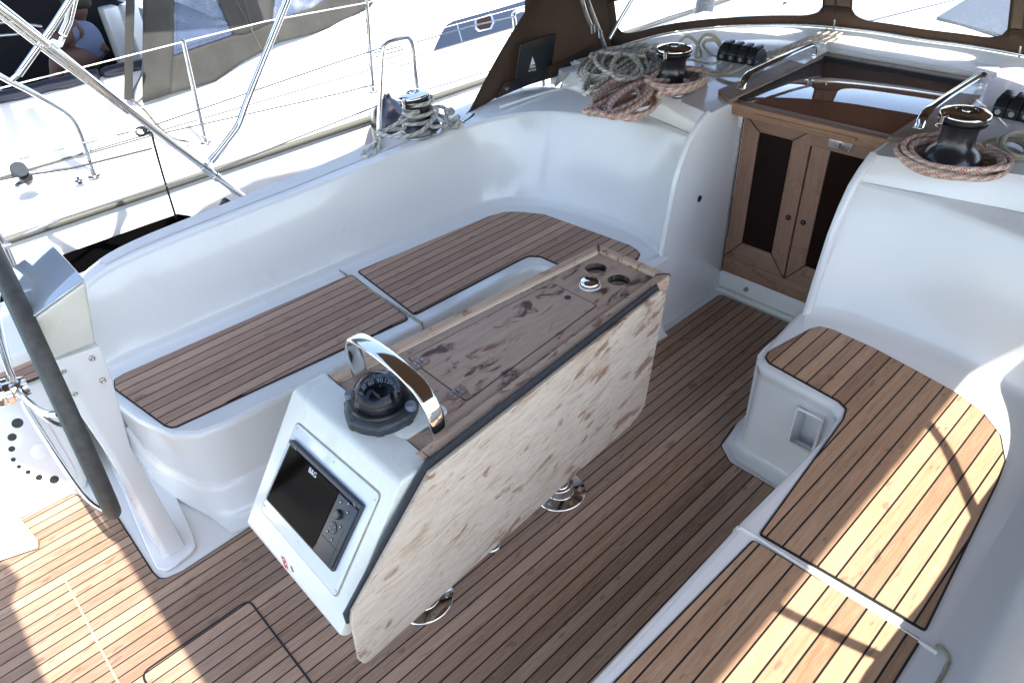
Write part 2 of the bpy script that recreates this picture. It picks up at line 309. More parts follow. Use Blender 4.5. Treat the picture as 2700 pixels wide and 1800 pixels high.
def rpoly(pts,rad,n=6):                     # polygon with rounded corners; rad scalar or list
    out=[];L=len(pts)
    for i in range(L):
        p=Vector(pts[i][:2]);a=Vector(pts[i-1][:2]);b=Vector(pts[(i+1)%L][:2]); r=rad[i] if isinstance(rad,(list,tuple)) else rad
        if r<=0: out.append((p.x,p.y)); continue
        u=(a-p).normalized();v=(b-p).normalized(); ang=u.angle(v); d=min(r/math.tan(ang/2),(a-p).length*.49,(b-p).length*.49)
        p0=p+u*d;p1=p+v*d
        for k in range(n+1):
            t=k/n; q=p0.lerp(p,t).lerp(p.lerp(p1,t),t); out.append((q.x,q.y))
    return out
def inset(poly,d):
    L=len(poly); out=[]; A=sum(poly[i][0]*poly[(i+1)%L][1]-poly[(i+1)%L][0]*poly[i][1] for i in range(L)); s=1 if A>0 else -1
    for i in range(L):
        a=Vector(poly[i-1][:2]);p=Vector(poly[i][:2]);b=Vector(poly[(i+1)%L][:2])
        e1=(p-a);e2=(b-p)
        if e1.length<1e-7 or e2.length<1e-7: out.append((p.x,p.y)); continue
        e1.normalize();e2.normalize(); n1=Vector((-e1.y,e1.x))*s;n2=Vector((-e2.y,e2.x))*s; h=(n1+n2)
        if h.length<1e-4: h=n1
        h.normalize(); c=max(.35,h.dot(n1)); q=p+h*(d/c); out.append((q.x,q.y))
    return out
def text(name,s,size,mat,parent,origin,xdir,ydir,off=.0006,ext=.0003,align='CENTER'):
    cu=bpy.data.curves.new(name,'FONT'); cu.body=s; cu.size=size; cu.extrude=ext; cu.align_x=align; cu.align_y='CENTER'
    o=bpy.data.objects.new(name,cu); C.objects.link(o); bpy.context.view_layer.update()
    me=bpy.data.meshes.new_from_object(o.evaluated_get(bpy.context.evaluated_depsgraph_get())); bpy.data.objects.remove(o)
    X=Vector(xdir).normalized(); Z=X.cross(Vector(ydir)).normalized(); Y=Z.cross(X)
    for v in me.vertices: v.co=Vector(origin)+X*v.co.x+Y*v.co.y+Z*(v.co.z+off)
    me.materials.clear(); me.materials.append(mat); o=bpy.data.objects.new(name,me); C.objects.link(o)
    if parent is not None:
        o.parent=parent
        if parent.type=='EMPTY' and parent.get('wc',1): o.location=-parent.location
    return o
# ================================================================== OUR BOAT: moulded cockpit
ZS=.45                                       # seat height
Y_=lambda side,y: y if side>0 else 2*YC-y    # the moulding is symmetric about the centreline
boat=thing('yacht_cockpit','white moulded yacht cockpit with teak laid seats and sole, wooden companionway doors and coachroof','sailing yacht',(1.5,YC,0))
# --- sole
MB().box((-1.6,-.5,-.06),(3.6,3.3,0)).build('sole_moulding',M['gel'],boat)
pw=[at(px,py,z=.006) for px,py in ((311,1360),(404,1505),(420,1521),(437,1522),(480,1503),(655,1389))]
fl=[(-1.6,2.80),(-.02,2.80),(.045,2.62)]+[(p.x,p.y) for p in pw]+[(1.9,2.03),(2.02,2.0),(2.08,1.93),(2.12,1.72),(2.2,1.69),(3.02,1.682),(3.02,1.06),(2.16,1.05),(2.04,1.03),(1.985,.95),(1.985,.74),(1.9,.68),(-1.6,.70)]
fl=rpoly(fl,.03,3)
cfl=MB().prism(fl,0,.004).build('sole_caulk',M['caulk'],boat)
floor=MB().prism(inset(fl,.006),.0,.0065).build('teak_sole',M['teakfloor'],boat)
# hatch lids let into the sole (dark groove round a lid of the same planks)
def ring(poly,wd,z0,z1):
    a=poly;b=inset(poly,wd);n=len(a);mb=MB()
    mb.add([(p[0],p[1],z0) for p in a]+[(p[0],p[1],z0) for p in b]+[(p[0],p[1],z1) for p in a]+[(p[0],p[1],z1) for p in b],
      [(i,(i+1)%n,2*n+(i+1)%n,2*n+i) for i in range(n)]+[(n+i,3*n+i,3*n+(i+1)%n,n+(i+1)%n) for i in range(n)]+[(2*n+i,2*n+(i+1)%n,3*n+(i+1)%n,3*n+i) for i in range(n)])
    return mb
h1=rpoly([(-1.2,2.375),(-.178,2.375),(-.178,1.2),(-1.2,1.2)],.03,5)
h2=rpoly([(-.12,1.795),(.268,1.795),(.268,.95),(-.12,.95)],.035,5)
g=ring(h1,.007,.0,.0085); g.build('hatch_groove',M['sealant'],boat)
g=ring(h2,.007,.0,.0085); g.build('hatch_groove',M['caulk'],boat)
# --- seats. Outline of the seat top (starboard, mirrored for port) measured on the photo
S=lambda px,py,z=.456:(at(px,py,z=z).x,at(px,py,z=z).y)
D=2700/2352
stb=[(1743,1226),(1935,962),(1942,938),(1925,921),(1765,833),(1757,820),(1764,808),(1862,754),(1885,749),(1915,757),(2010,800),(2100,848),(2200,903),(2262,950),(2300,1000),(2311,1060),(2292,1110),(2127,1450)]
fwd_s=[S(x*D,y*D) for x,y in stb]
aft_s=[(fwd_s[0][0]-.028,fwd_s[0][1]+.002),(-1.5,.60),(-1.5,.05),(fwd_s[-1][0]-.028,fwd_s[-1][1]-.002)]
prt=[(800,622),(940,735),(957,722),(1195,595),(1235,590)]
fwd_p=mirror_y(fwd_s)
pin=[S(*q) for q in ((1089,832),(1372,685),(1412,678))]; pout=[S(*q) for q in ((929,720),(1286,571),(1330,559),(1362,558),(1435,565),(1660,646),(1680,659),(1688,670),(1682,682))]
fp=[(fwd_p[0][0]+.002,pin[0][1])]+pin[1:2]+[(pin[1][0]+.05,pin[1][1]-.005),(pin[1][0]+.085,pin[1][1]-.05)]+[(fwd_p[5][0]-.02,fwd_p[5][1]+.005),(fwd_p[5][0]+.03,fwd_p[5][1]-.01)]+[pout[-1],pout[-2],pout[-3],pout[-4],pout[-5],pout[-6],pout[-7],pout[-8],(pin[0][0]+.045,pout[0][1])]
ap=[S(*q) for q in ((1077,841),(465,1125),(448,1127),(430,1120),(300,1025),(300,1000),(325,985),(905,727))]
ap=[(fp[0][0]-.03,ap[0][1])]+ap[1:7]+[(fp[-1][0]-.032,pout[0][1]-.002)]
def pad(outline,name,mat,rad=.012,z=.456,m_=.006):
    o=rpoly(outline,rad,3)
    MB().prism(o,z-.012,z).build(name+'_caulk',M['caulk'],boat); return MB().prism(inset(o,m_),z-.01,z+.0035).build(name,mat,boat)
pad(fwd_s,'seat_teak',M['teakstbd']); pad(aft_s,'seat_teak',M['teakstbd'])
pad(fp,'seat_teak',M['teakport'],.02); pad(ap,'seat_teak',M['teakport'],.02)
# seat moulding: top outline with lip, rolled edge and drafted front
def seatbody(side):
    y=lambda v:Y_(side,v)
    # x, y of the lip (port side numbers), then offset at the sole
    lip=[(1.40,2.128),(1.9,2.135),(2.02,2.12),(2.055,2.075),(2.07,1.80),(2.10,1.755),(2.2,1.735),(2.52,1.70)]
    if side>0: lip=[(.25,2.83),(.245,2.60),(.27,2.45),(.33,2.26),(.40,2.19),(.50,2.165),(.7,2.155),(1.0,2.145)]+lip
    else: lip=[(-1.5,2.165)]+lip
    nrm=[]
    for i,p in enumerate(lip):
        a=Vector(lip[max(i-1,0)]);b=Vector(lip[min(i+1,len(lip)-1)]); t=(b-a).normalized(); nrm.append(Vector((t.y,-t.x)))   # towards the sole
    prof=[(-.30,ZS),(-.012,ZS),(-.003,ZS-.004),(.0,ZS-.014),(-.002,ZS-.03),(-.008,ZS-.075),(-.018,.19),(-.021,.165),(-.019,.158),(-.011,.154),(-.008,.12),(.0,.05),(.012,.02),(.045,.006),(.09,.004)]
    if side<0: prof=[(-.30,ZS),(-.012,ZS),(-.003,ZS-.004),(.0,ZS-.014),(-.004,ZS-.03),(-.012,ZS-.055),(-.002,.04),(.008,.018),(.03,.006),(.06,.004)]
    rows=[]
    for i,p in enumerate(lip):
        r=[]
        for d,z in prof:
            k=1.0
            if side>0 and p[0]<.6 and d<0 and z<.4: k=1.2
            if side>0 and i<4: 
                dd=min(d,.0) if z<.05 else d*k
            else: dd=d*k
            if d==-.30: dd=-.05 if i<3 or i>len(lip)-5 else -.06
            q=Vector(p)+nrm[i]*dd; r.append((q.x,y(q.y),z))
        rows.append(r)
    o=MB().loft(rows).build('seat_front',M['gel'],boat,smooth=True); o.modifiers.remove(o.modifiers['split']) if 'split' in o.modifiers else None
    top=[(p[0],y(p[1])) for p in ([Vector(q)+n_*-.02 for q,n_ in zip(lip,nrm)])]+[(2.62,y(1.74)),(2.66,y(2.2)),(2.58,y(2.65)),(2.3,y(2.86)),(1.4,y(2.86)),(.2 if side>0 else -1.5,y(2.86))]
    MB().prism(top,ZS-.05,ZS+.0015).build('seat_top',M['gel'],boat,bevel=.0)
seatbody(1); seatbody(-1)
# transverse gap between the fixed seat and the locker lid: pale raised seam
for side,xg in ((1,fp[0][0]-.015),(-1,fwd_s[0][0]-.014)):
    yy=[Y_(side,v) for v in (2.142,2.12,2.105,2.10)]
    path=[(xg,Y_(side,2.80 if side>0 else 2.70),ZS+.004),(xg,Y_(side,2.20),ZS+.005),(xg-.001,yy[0],ZS+.001),(xg-.002,yy[1],ZS-.012),(xg-.002,yy[2]+.0,ZS-.03),(xg-.002,yy[3]+(.0 if side<0 else 0),ZS-.09)]
    path[3:]=[(xg-.002,Y_(side,2.134),ZS-.010),(xg-.002,Y_(side,2.128),ZS-.03),(xg-.002,Y_(side,2.133),ZS-.09)]
    MB().tube(cr(path,5),.0065,8).build('lid_seam',M['sealant' if side>0 else 'gelpod'],boat,smooth=True)
# long seam of the port locker lid and its two recessed hinges
MB().tube([at(275,985,z=.4525),at(880,718,z=.4525)],.0012,6).build('lid_seam',M['sealant'],boat)
for a,b in (((295,980),(342,959)),((810,749),(846,733))):
    p,q=at(*a,z=.453),at(*b,z=.453); MB().tube([p,q],.006,8,flat=.35).build('hinge',M['dullsteel'],boat,smooth=True)
MB().tube(cr([(fwd_s[-1][0]-.014,.04,.454),(fwd_s[-1][0]-.017,.02,.454),(fwd_s[-1][0]-.035,.004,.454),(fwd_s[-1][0]-.07,.0,.454),(fwd_s[-1][0]-.3,-.002,.454),(-1,-.002,.454)],5),.005,8).build('lid_seam',M['sealant'],boat,smooth=True)
# starboard locker box face: wedge pocket with drain slot, faint door joint
xf=1.972
def lx(z): return 1.972+.075*(z/.45)-.0      # drafted aft face of the L
pk=[at(*q,x=2.032) for q in ((2130,1082),(2182,1110),(2120,1195),(2060,1160))]
sf=[o for o in boat.children if o.name.startswith('seat_front')][-1]
pa,pb,pc2,pd2=[at(*q,x=2.035) for q in ((2117,1082),(2180,1120),(2127,1192),(2062,1156))]
y0_,y1_=min(pb.y,pc2.y)+.0,max(pa.y,pd2.y); z0_,z1_=(pc2.z+pd2.z)/2,(pa.z+pb.z)/2
y0_=(pb.y+pc2.y)/2; y1_=(pa.y+pd2.y)/2
bm=bmesh.new(); bm.from_mesh(sf.data)
for co_,no_ in (((0,y0_,0),(0,1,0)),((0,y1_,0),(0,1,0)),((0,0,z0_),(0,0,1)),((0,0,z1_),(0,0,1))):
    g_=[f for f in bm.faces if f.calc_center_median().x>1.9]; ge=list({e for f in g_ for e in f.edges}); gv=list({v for f in g_ for v in f.verts})
    bmesh.ops.bisect_plane(bm,geom=g_+ge+gv,plane_co=co_,plane_no=no_,dist=1e-6)
dl=[f for f in bm.faces if f.calc_center_median().x>1.95 and y0_<f.calc_center_median().y<y1_ and z0_<f.calc_center_median().z<z1_ and abs(f.normal.x)>.3]
bmesh.ops.delete(bm,geom=dl,context='FACES'); bm.to_mesh(sf.data); bm.free()
pxx=2.10
def pbx(): 
    a=[(2.045,y0_,z0_),(2.045,y1_,z0_),(2.06,y1_,z1_),(2.06,y0_,z1_)]; b=[(2.15,y0_+.01,z0_-.05),(2.15,y1_-.01,z0_-.05),(2.15,y1_-.01,z1_-.005),(2.15,y0_+.01,z1_-.005)]
    m_=MB(); m_.add(a+b,[(0,1,5,4),(1,2,6,5),(2,3,7,6),(3,0,4,7),(4,5,6,7)]); return m_
po=pbx().build('stowage_pocket',M['gelclean'],boat)
fm_=[Vector((2.040-.02*(z1_-z)/.4,y,z)) for y,z in rpoly([(y0_,z0_),(y1_,z0_),(y1_,z1_),(y0_,z1_)],.012,4)]
MB().tube(fm_+[fm_[0]],.0055,8).build('pocket_lip',M['gelclean'],po,smooth=True)
MB().tube([(2.147,y0_+.03,z1_-.03),(2.147,y1_-.045,z1_-.03)],.008,10,flat=.8).build('drain_slot',M['dullsteel'],po,smooth=True)
# --- coaming, backrest, bulkhead: one loft per side
B=[(.16,2.835,.455),(.22,2.835,.455),(.30,2.835,.455),(.40,2.833,.455),(.60,2.826,.455),(1.0,2.813,.455),(1.415,2.80,.455),(1.90,2.79,.455),(2.24,2.765,.455),(2.39,2.70,.455),(2.49,2.59,.455),(2.55,2.43,.455),(2.585,2.17,.455),(2.575,1.90,.455),(2.515,1.73,.455)]
T=[(.165,2.85,.47),(.24,2.868,.60),(.30,2.88,.70),(.38,2.92,.785),(.56,2.93,.82),(1.0,2.92,.838),(1.337,2.905,.845),(1.82,2.885,.862),(2.25,2.855,.882),(2.49,2.765,.90),(2.62,2.64,.912),(2.685,2.49,.92),(2.735,2.16,.94),(2.745,1.95,.95),(2.70,1.73,.965)]
O=[(.05,2.96,.455),(.13,2.96,.56),(.22,2.98,.68),(.34,3.00,.775),(.56,3.035,.835),(1.0,3.045,.852),(1.4,3.055,.862),(1.86,3.065,.88),(2.30,3.07,.90),(2.62,3.02,.925),(2.86,2.90,.94),(2.90,2.60,.95),(2.86,2.20,.955),(2.79,1.95,.963),(2.715,1.73,.972)]
def coaming(side):
    f=lambda p:Vector((p[0],Y_(side,p[1]),p[2]))
    bb=cr([f(p) for p in B],6);tt=cr([f(p) for p in T],6);oo=cr([f(p) for p in O],6)
    rows=[]
    for i,(b,t,o) in enumerate(zip(bb,tt,oo)):
        h=Vector((t.x-b.x,t.y-b.y,0)); inn=Vector((bb[min(i+1,len(bb)-1)].x-bb[max(i-1,0)].x,bb[min(i+1,len(bb)-1)].y-bb[max(i-1,0)].y,0)).normalized(); inn=Vector((inn.y,-inn.x,0))*side
        if (i/len(bb))>.0: pass
        H=t.z-b.z; k=min(1,H/.3)
        W=t-b; out=(o-t); ou=out.normalized() if out.length>1e-4 else Vector((0,0,1)); wu=W.normalized()
        fr=.045*k; rt_=min(.018*k,out.length*.4)
        r=[b+inn*.11-Vector((0,0,.003)),b+inn*fr*1.0,b+inn*fr*.55+Vector((0,0,.003)),b+inn*fr*.18+wu*fr*.35,b+wu*fr*.9,b+W*.35,b+W*.7,t-wu*rt_,t-wu*rt_*.35+ou*rt_*.12,t+ou*rt_*.35-wu*rt_*.05,t+ou*rt_,t.lerp(o,.45)+Vector((0,0,.004*k)),o-ou*min(.02*k,out.length*.3)]
        dnv=Vector((0,0,-1)); on=Vector((0,side,0)) if i<len(bb)*.6 else Vector((0,0,0))
        r+=[o+dnv*.004,o+dnv*.02+on*.008,o+dnv*min(.10,max(.01,o.z-.40))+on*.02]
        rows.append(r)
    ob=MB().loft(rows).build('coaming',M['gel'],boat,smooth=True); ob.modifiers.remove(ob.modifiers['split'])
    # non-skid band along the crest
    nr=[]
    for i,(t,o) in enumerate(zip(tt,oo)):
        if 4*6-2<=i<=8*6: nr.append([t.lerp(o,.30)+Vector((0,0,.0052)),t.lerp(o,.6)+Vector((0,0,.0060)),t.lerp(o,.92)+Vector((0,0,.003))])
    MB().loft(nr).build('nonskid_strip',M['nonskid'],boat,smooth=True)
    return bb,tt,oo
PB,PT,PO=coaming(1); coaming(-1)

rl=MB().tube([(x,-.30+.008*math.sin(7*x),.955+.004*math.sin(11*x)) for x in [-.6+.15*k for k in range(20)]],.095,20,flat=.62,up=(0,0,1)).build('shade_roll',M['canvas'],None,smooth=True); tag(rl,'added brown canvas roll on the right hand coaming, out of view, shading the seat edge','shade roll')  # unseen roll added to shade the outboard strip of the seat
# faceted shoulder between bulkhead ledge and coachroof
L2=[(2.715,1.73,.972),(2.79,1.95,.963),(2.86,2.20,.955),(2.93,2.55,.952),(3.0,2.83,.95)]
L1=[(2.775,1.73,1.058),(2.83,1.95,1.062),(2.90,2.20,1.066),(2.98,2.55,1.06),(3.06,2.80,1.05)]
for side in (1,-1):
    f=lambda p:(p[0],Y_(side,p[1]),p[2])
    MB().loft([[(f(p)[0]-.004,f(p)[1],p[2]-.04) for p in L2],[f(p) for p in L2],[f(p) for p in L1]]).build('shoulder',M['gelclean'],boat,smooth=True)
    # companionway cheek: flat wall beside the doors
    edge=[(2.43,.0),(2.445,.2),(2.47,.40),(2.50,.46),(2.522,.60),(2.560,.80),(2.60,.90),(2.645,.975),(2.70,1.02),(2.775,1.058)]
    ch=[(x,z) for x,z in edge]+[(3.07,1.062),(3.07,0)]
    yy=Y_(side,1.722); n_=(0,side,0)
    o=MB().slab([(x,yy,z) for x,z in ch],n_,.02).build('companionway_cheek',M['gelclean'],boat,bevel=.006,seg=3)
    # rounded nose joining cheek and bulkhead
    MB().tube([(x+.012,Y_(side,1.737),z-.004) for x,z in edge[3:]],.016,12).build('bulkhead_nose',M['gelclean'],boat,smooth=True)
    ls=[(2.12,2.2),(2.12,1.76),(2.14,1.735),(2.2,1.728),(2.55,1.728),(2.7,1.9)]
    MB().prism([(x,Y_(side,y)) for x,y in ls],0.0,ZS-.005).build('bulkhead_base',M['gelclean'],boat)
# coachroof
def zroof(x,y): return 1.058+.035*min(1,max(0,(x-2.9)/1.0))-.02*((y-YC)/1.45)**2
def patch(x0,x1,y0,y1,nx=8,ny=8,fx=None):
    rows=[]
    for j in range(ny+1):
        y=y0+(y1-y0)*j/ny; a=fx(y) if fx else x0
        rows.append([(a+(x1-a)*i/nx,y,zroof(a+(x1-a)*i/nx,y)) for i in range(nx+1)])
    return MB().loft(rows)
def xe(y):
    v=y if y>YC else 2*YC-y
    for a,b in zip(L1,L1[1:]):
        if a[1]<=v<=b[1]: return a[0]+(b[0]-a[0])*(v-a[1])/(b[1]-a[1])
    return 3.06
for side in (1,-1):
    patch(0,4.3,Y_(side,1.73),Y_(side,2.80),10,16,xe).build('coachroof',M['gelclean'],boat,smooth=True)
    o=MB().loft([[(x,Y_(side,2.80),zroof(x,2.80)) for x in (3.06,3.3,3.6,4.3)],[(x,Y_(side,2.92),.80) for x in (3.06,3.3,3.6,4.3)]]).build('coachroof_side',M['gelclean'],boat,smooth=True)
    MB().slab([(3.06,Y_(side,2.80),1.05),(3.0,Y_(side,2.83),.95),(3.0,Y_(side,2.92),.80),(3.06,Y_(side,2.92),.80)],(1,0,0),.005).build('coachroof_end',M['gelclean'],boat)
    MB().box((3.9,min(Y_(side,1.73),YC),.9),(4.3,max(Y_(side,1.73),YC),1.0)).build('roof_underside',M['gel'],boat)
patch(3.86,4.3,2*YC-1.73,1.73,4,4).build('coachroof',M['gelclean'],boat,smooth=True)
# foredeck in full sun ahead of the sprayhood
MB().loft([[(x,y,z) for y,z in ((-.72,.70),(-.3,.78),(0,.98),(.3,1.085),(YC,1.12),(2.43,1.085),(2.73,.98),(3.03,.78),(3.45,.70))] for x in (4.25,5.2,6.2,7.5)]).build('foredeck',M['deckwhite'],boat,smooth=True)
for side in (1,-1):
    a,b=sorted((Y_(side,3.05),Y_(side,3.45))); MB().box((-1.6,a,.45),(4.4,b,.56)).build('side_deck',M['deckwhite'],boat,bevel=.02)
    c,d=sorted((Y_(side,3.40),Y_(side,3.45))); MB().box((-1.6,c,-1.1),(7.5,d,.60)).build('topside',M['deckwhite'],boat,bevel=.01)
# raised lip carrying the sprayhood, following the windscreen base
arc=[(2.95,2.86,.93),(3.12,2.79,1.03),(3.30,2.72,1.07),(3.62,2.56,1.10),(3.90,2.28,1.12),(4.06,1.95,1.135),(4.10,1.62,1.14),(4.09,YC,1.14)]
arcf=cr(arc+[(p[0],2*YC-p[1],p[2]) for p in arc[-2::-1]],6)
lipm=MB(); 
rows=[]
for i,p in enumerate(arcf):
    tq=(arcf[min(i+1,len(arcf)-1)]-arcf[max(i-1,0)]); nn=Vector((-tq.y,tq.x,0)).normalized(); nn=-nn if nn.x<0 else nn
    b=zroof(p.x,p.y)-.01
    rows.append([Vector((p.x,p.y,b))-nn*.16,Vector((p.x,p.y,b+.012))-nn*.09,p-nn*.022-Vector((0,0,.012)),p-nn*.012,p+nn*.01,p+nn*.03-Vector((0,0,.01)),Vector((p.x,p.y,b))+nn*.05])
o=MB().loft(rows).build('windscreen_coaming',M['gel'],boat,smooth=True); o.modifiers.remove(o.modifiers['split'])
# --- companionway
MB().box((3.058,.99,-.02),(3.10,1.74,.125)).build('companionway_sill',M['gelclean'],boat,bevel=.004)
MB().box((3.03,1.0,.0),(3.06,1.73,.03)).build('sill_fillet',M['gelpod'],boat,bevel=.01)
for y in (1.725,1.005): MB().box((3.048,y-.012,.12),(3.066,y+.012,1.0)).build('door_jamb',M['dullsteel'],boat,bevel=.002)
MB().box((3.062,1.0,.118),(3.085,1.73,.215)).build('threshold_board',M['doorwoodh'],boat,bevel=.003)
MB().box((3.5,.9,-.5),(3.55,1.85,1.04)).build('cabin_inside',M['blackmat'],boat); MB().box((3.12,.9,-.5),(3.5,1.85,-.45)).build('cabin_inside',M['blackmat'],boat)
def door(ya,yb):                              # ya<yb
    zb,zt=.215,.985; w=.095; xa,xb=3.060,3.088
    fr=MB().box((xa+.003,ya,zb),(xa+.004,ya+.001,zb+.001)); 
    d=MB(); mid=(ya+yb)/2
    mb=MB(); q=[(ya,zb),(yb,zb),(yb,zt),(ya,zt)]; p=[(ya+w*.93,zb+w*1.15),(yb-w*.93,zb+w*1.15),(yb-w*.93,zt-w*.75),(ya+w*.93,zt-w*.75)]
    root=None
    for i in range(4):
        j=(i+1)%4; g=.0012
        pts=[q[i],q[j],p[j],p[i]]
        cx=sum(a for a,_ in pts)/4;cz=sum(b for _,b in pts)/4
        pts=[(a+(cx-a)*.004+(g if a<cx else -g)*.6,b+(cz-b)*.004) for a,b in pts]
        o=MB().slab([(xa,a,b) for a,b in pts],(1,0,0),xb-xa).build('door_frame' if i==0 else ('door_rail' if i%2==0 else 'door_stile'),M['doorwoodh' if i%2==0 else 'doorwood'],boat if root is None else root,bevel=.004,seg=2)
        if root is None: root=o; o.name='companionway_door'
    MB().box((xa+.006,ya+.02,zb+.02),(xb-.004,yb-.02,zt-.02)).build('door_glass',M['tinted'],root)
    for i in range(4):                          # black mitre lines
        a,b=q[i],p[i]; MB().tube([(xa-.0006,a[0],a[1]),(xa-.0006,b[0],b[1])],.0022,6).build('mitre_seam',M['caulk'],root)
    return root
dp=door(1.368,1.712); ds=door(1.018,1.362)
for d,y in ((dp,1.368+.035),(ds,1.362-.035)): MB().lathe([(.013,0),(.013,.006),(.010,.010),(.004,.011)],(3.060,y,.545),20,(-1,0,0)).build('door_knob',M['black'],d,smooth=True)
for z in (.40,.885): MB().tube([(3.05,1.716,z-.032),(3.05,1.716,z+.032)],.006,10).build('door_hinge',M['steel'],dp,smooth=True)
lp=[at(x,y,x=3.045) for x,y in ((2187,360),(2250,376),(2243,403),(2181,386))]
o=MB().slab(lp,(1,0,0),.012).build('lock_plate',M['steel'],boat,bevel=.002)
c_=(lp[0]+lp[1]+lp[2]+lp[3])/4; MB().lathe([(.004,-.002),(.004,.0008)],c_,16,(-1,0,0)).build('keyhole',M['black'],o)
for a in (lp[0],lp[1],lp[2],lp[3]): MB().lathe([(.0035,-.002),(.003,.0012)],a.lerp(c_,.2),12,(-1,0,0)).build('screw',M['dullsteel'],o)
MB().box((3.052,1.0,.915),(3.062,1.37,.985)).build('head_board',M['doorwoodh'],boat,bevel=.003)
# foot light on the sill, drain hole in the cheek
p=at(1968,762,x=3.055); MB().lathe([(.012,0),(.012,.012),(.008,.018)],(3.058,p.y,p.z),16,(-1,0,0)).build('step_light',M['dullsteel'],boat,smooth=True)
p=at(1844,524,y=1.722); MB().lathe([(.0165,0),(.0165,.003),(.012,.003)],(p.x,1.722,p.z),24,(0,-1,0)).build('air_valve',M['black'],boat,smooth=True)
# sliding hatch
hr=thing('sliding_hatch','bronze acrylic sliding hatch in a weathered teak frame above the companionway doors','hatch',(3.4,YC,1.06))
MB().prism([(2.99,.985),(3.80,.975),(3.80,1.72),(2.99,1.715)],1.046,1.058).build('glass_pane',M['hatchglass'],hr,bevel=.002)
bar=[(2.955,1.765),(2.975,1.775),(3.01,1.74),(3.01,.99),(2.975,.955),(2.955,.965),(2.943,1.15),(2.943,1.58)]
bo=MB().prism(bar,1.008,1.062).build('pull_bar',M['barwood'],hr,bevel=.007,seg=3)
MB().tube([(2.9415,1.60,1.034),(2.9415,1.13,1.034)],.008,10,flat=1,up=(0,0,1)).build('finger_groove',M['barwood'],bo,smooth=True)
for y0,y1,nm in ((1.722,1.845,0),(.885,1.008,1)):
    pl=[(2.86,y0),(2.86 if nm else 2.96,y1),(3.93,y1-.02),(3.93,y0)] if nm==0 else [(2.96,y0),(2.88,y1),(3.93,y1),(3.93,y0+.02)]
    if nm==0: pl=[(2.93,y0),(3.02,y1),(3.95,y1-.035),(3.86,y0)]
    else: pl=[(3.0,y0),(2.93,y1),(3.86,y1),(3.95,y0+.03)]
    MB().prism(pl,1.05,1.0815).build('side_frame',M['framewood'],hr,bevel=.004)
MB().prism([(3.805,1.008),(3.86,1.008),(3.86,1.722),(3.805,1.722)],1.05,1.081).build('side_frame',M['framewood'],hr,bevel=.003)
MB().prism([(3.865,.93),(4.02,.97),(4.03,YC),(4.02,1.76),(3.955,1.80),(3.865,1.74)],1.07,1.105).build('hatch_garage',M['nonskid'],hr,bevel=.01)
MB().box((3.79,.98,1.055),(3.806,1.725,1.079)).build('rubber_seal',M['blackmat'],hr)
MB().box((3.0,1.712,1.05),(3.80,1.7235,1.070)).build('rubber_seal',M['blackmat'],hr)
MB().box((3.0,.984,1.03),(3.01,1.715,1.047)).build('hatch_lip',M['framewood'],hr)
# hatch handrails
def handrail(y,lab):
    r=thing('handrail',lab,'handrail',(3.43,y,1.08),'steel grab rails on the hatch frame')
    path=cr([(3.085,y,1.085),(3.10,y,1.115),(3.135,y,1.138),(3.20,y,1.145),(3.45,y,1.147),(3.68,y,1.145),(3.735,y,1.138),(3.755,y,1.115),(3.76,y,1.085)],5)
    o=MB().tube(path,.019,8,flat=.45,up=(-1,0,.2)).build('rail_bar',M['chrome'],r,smooth=True)
    for x in (3.088,3.758): MB().box((x-.016,y-.018,1.080),(x+.016,y+.018,1.087)).build('rail_foot',M['steel'],r,bevel=.002)
handrail(1.765,'polished steel grab rail on the hatch frame beside the red and cream rope pile')
handrail(.955,'polished steel grab rail on the hatch frame beside the winch with a round rope coil')
# helm locker on the left, with its row of holes
hl=MB(); pc=[at(225,1275,y=2.805),at(120,985,y=2.95)]
face=[(-1.5,2.80,.0),(.03,2.80,.0),(.055,2.83,.06),(.115,2.94,.46),(.06,2.955,.50),(-1.5,2.955,.50)]
rows=[[(x,2.80,.002) for x in (-1.5,-.6,-.06,.0,.03)],[(x,2.803,.05) for x in (-1.5,-.6,-.04,.02,.05)],[(x,2.93,.46) for x in (-1.5,-.6,.03,.08,.11)],[(x,2.95,.492) for x in (-1.5,-.6,.03,.08,.11)],[(x,2.985,.5) for x in (-1.5,-.6,.03,.09,.12)],[(x,3.4,.5) for x in (-1.5,-.6,.03,.09,.12)]]
for k in range(len(rows)): rows[k].append((rows[k][-1][0]+.03,rows[k][-1][1]+.08,rows[k][-1][2])); 
o=MB().loft(rows).build('helm_locker',M['gel'],boat,smooth=True); o.modifiers.remove(o.modifiers['split'])
NF=Vector((0,-.43,.127)).normalized(); NF=Vector((0,-.953,.303))
P0=Vector((0,2.803,.05)); hn=Vector((0,-(.46-.05),(2.93-2.803))).normalized()
def hp(px,py,off=0): return onplane(px,py,P0+hn*off,hn)
ln=[hp(*q,.001) for q in ((-60,1075),(0,1065),(55,1052),(85,1055),(105,1080),(200,1240),(203,1262),(190,1285),(0,1395),(-60,1425))]
MB().slab(ln,hn,.004).build('locker_panel',M['gelclean'],o,bevel=.003)
for (px,py,rx) in ((46,1115,.026),(32,1152,.02),(31,1183,.015),(35,1211,.011),(50,1230,.010),(74,1244,.012),(103,1258,.016),(143,1264,.022)):
    q=hp(px,py,.0052); MB().lathe([(rx*.78,-.001),(rx*.75,.0006)],q,22,hn).build('vent_hole',M['black'],o)
q=hp(107,1188,.0052); MB().lathe([(.034,0),(.034,.002),(.03,.004),(.001,.0035)],q,28,hn).build('blank_cap',M['gelclean'],o,smooth=True)
for a,b in (((-30,1085),(95,1033)),):
    pass
tk=[at(*q,z=.503) for q in ((-80,960),(0,925),(130,880),(150,905),(140,980),(0,1032),(-80,1062))]
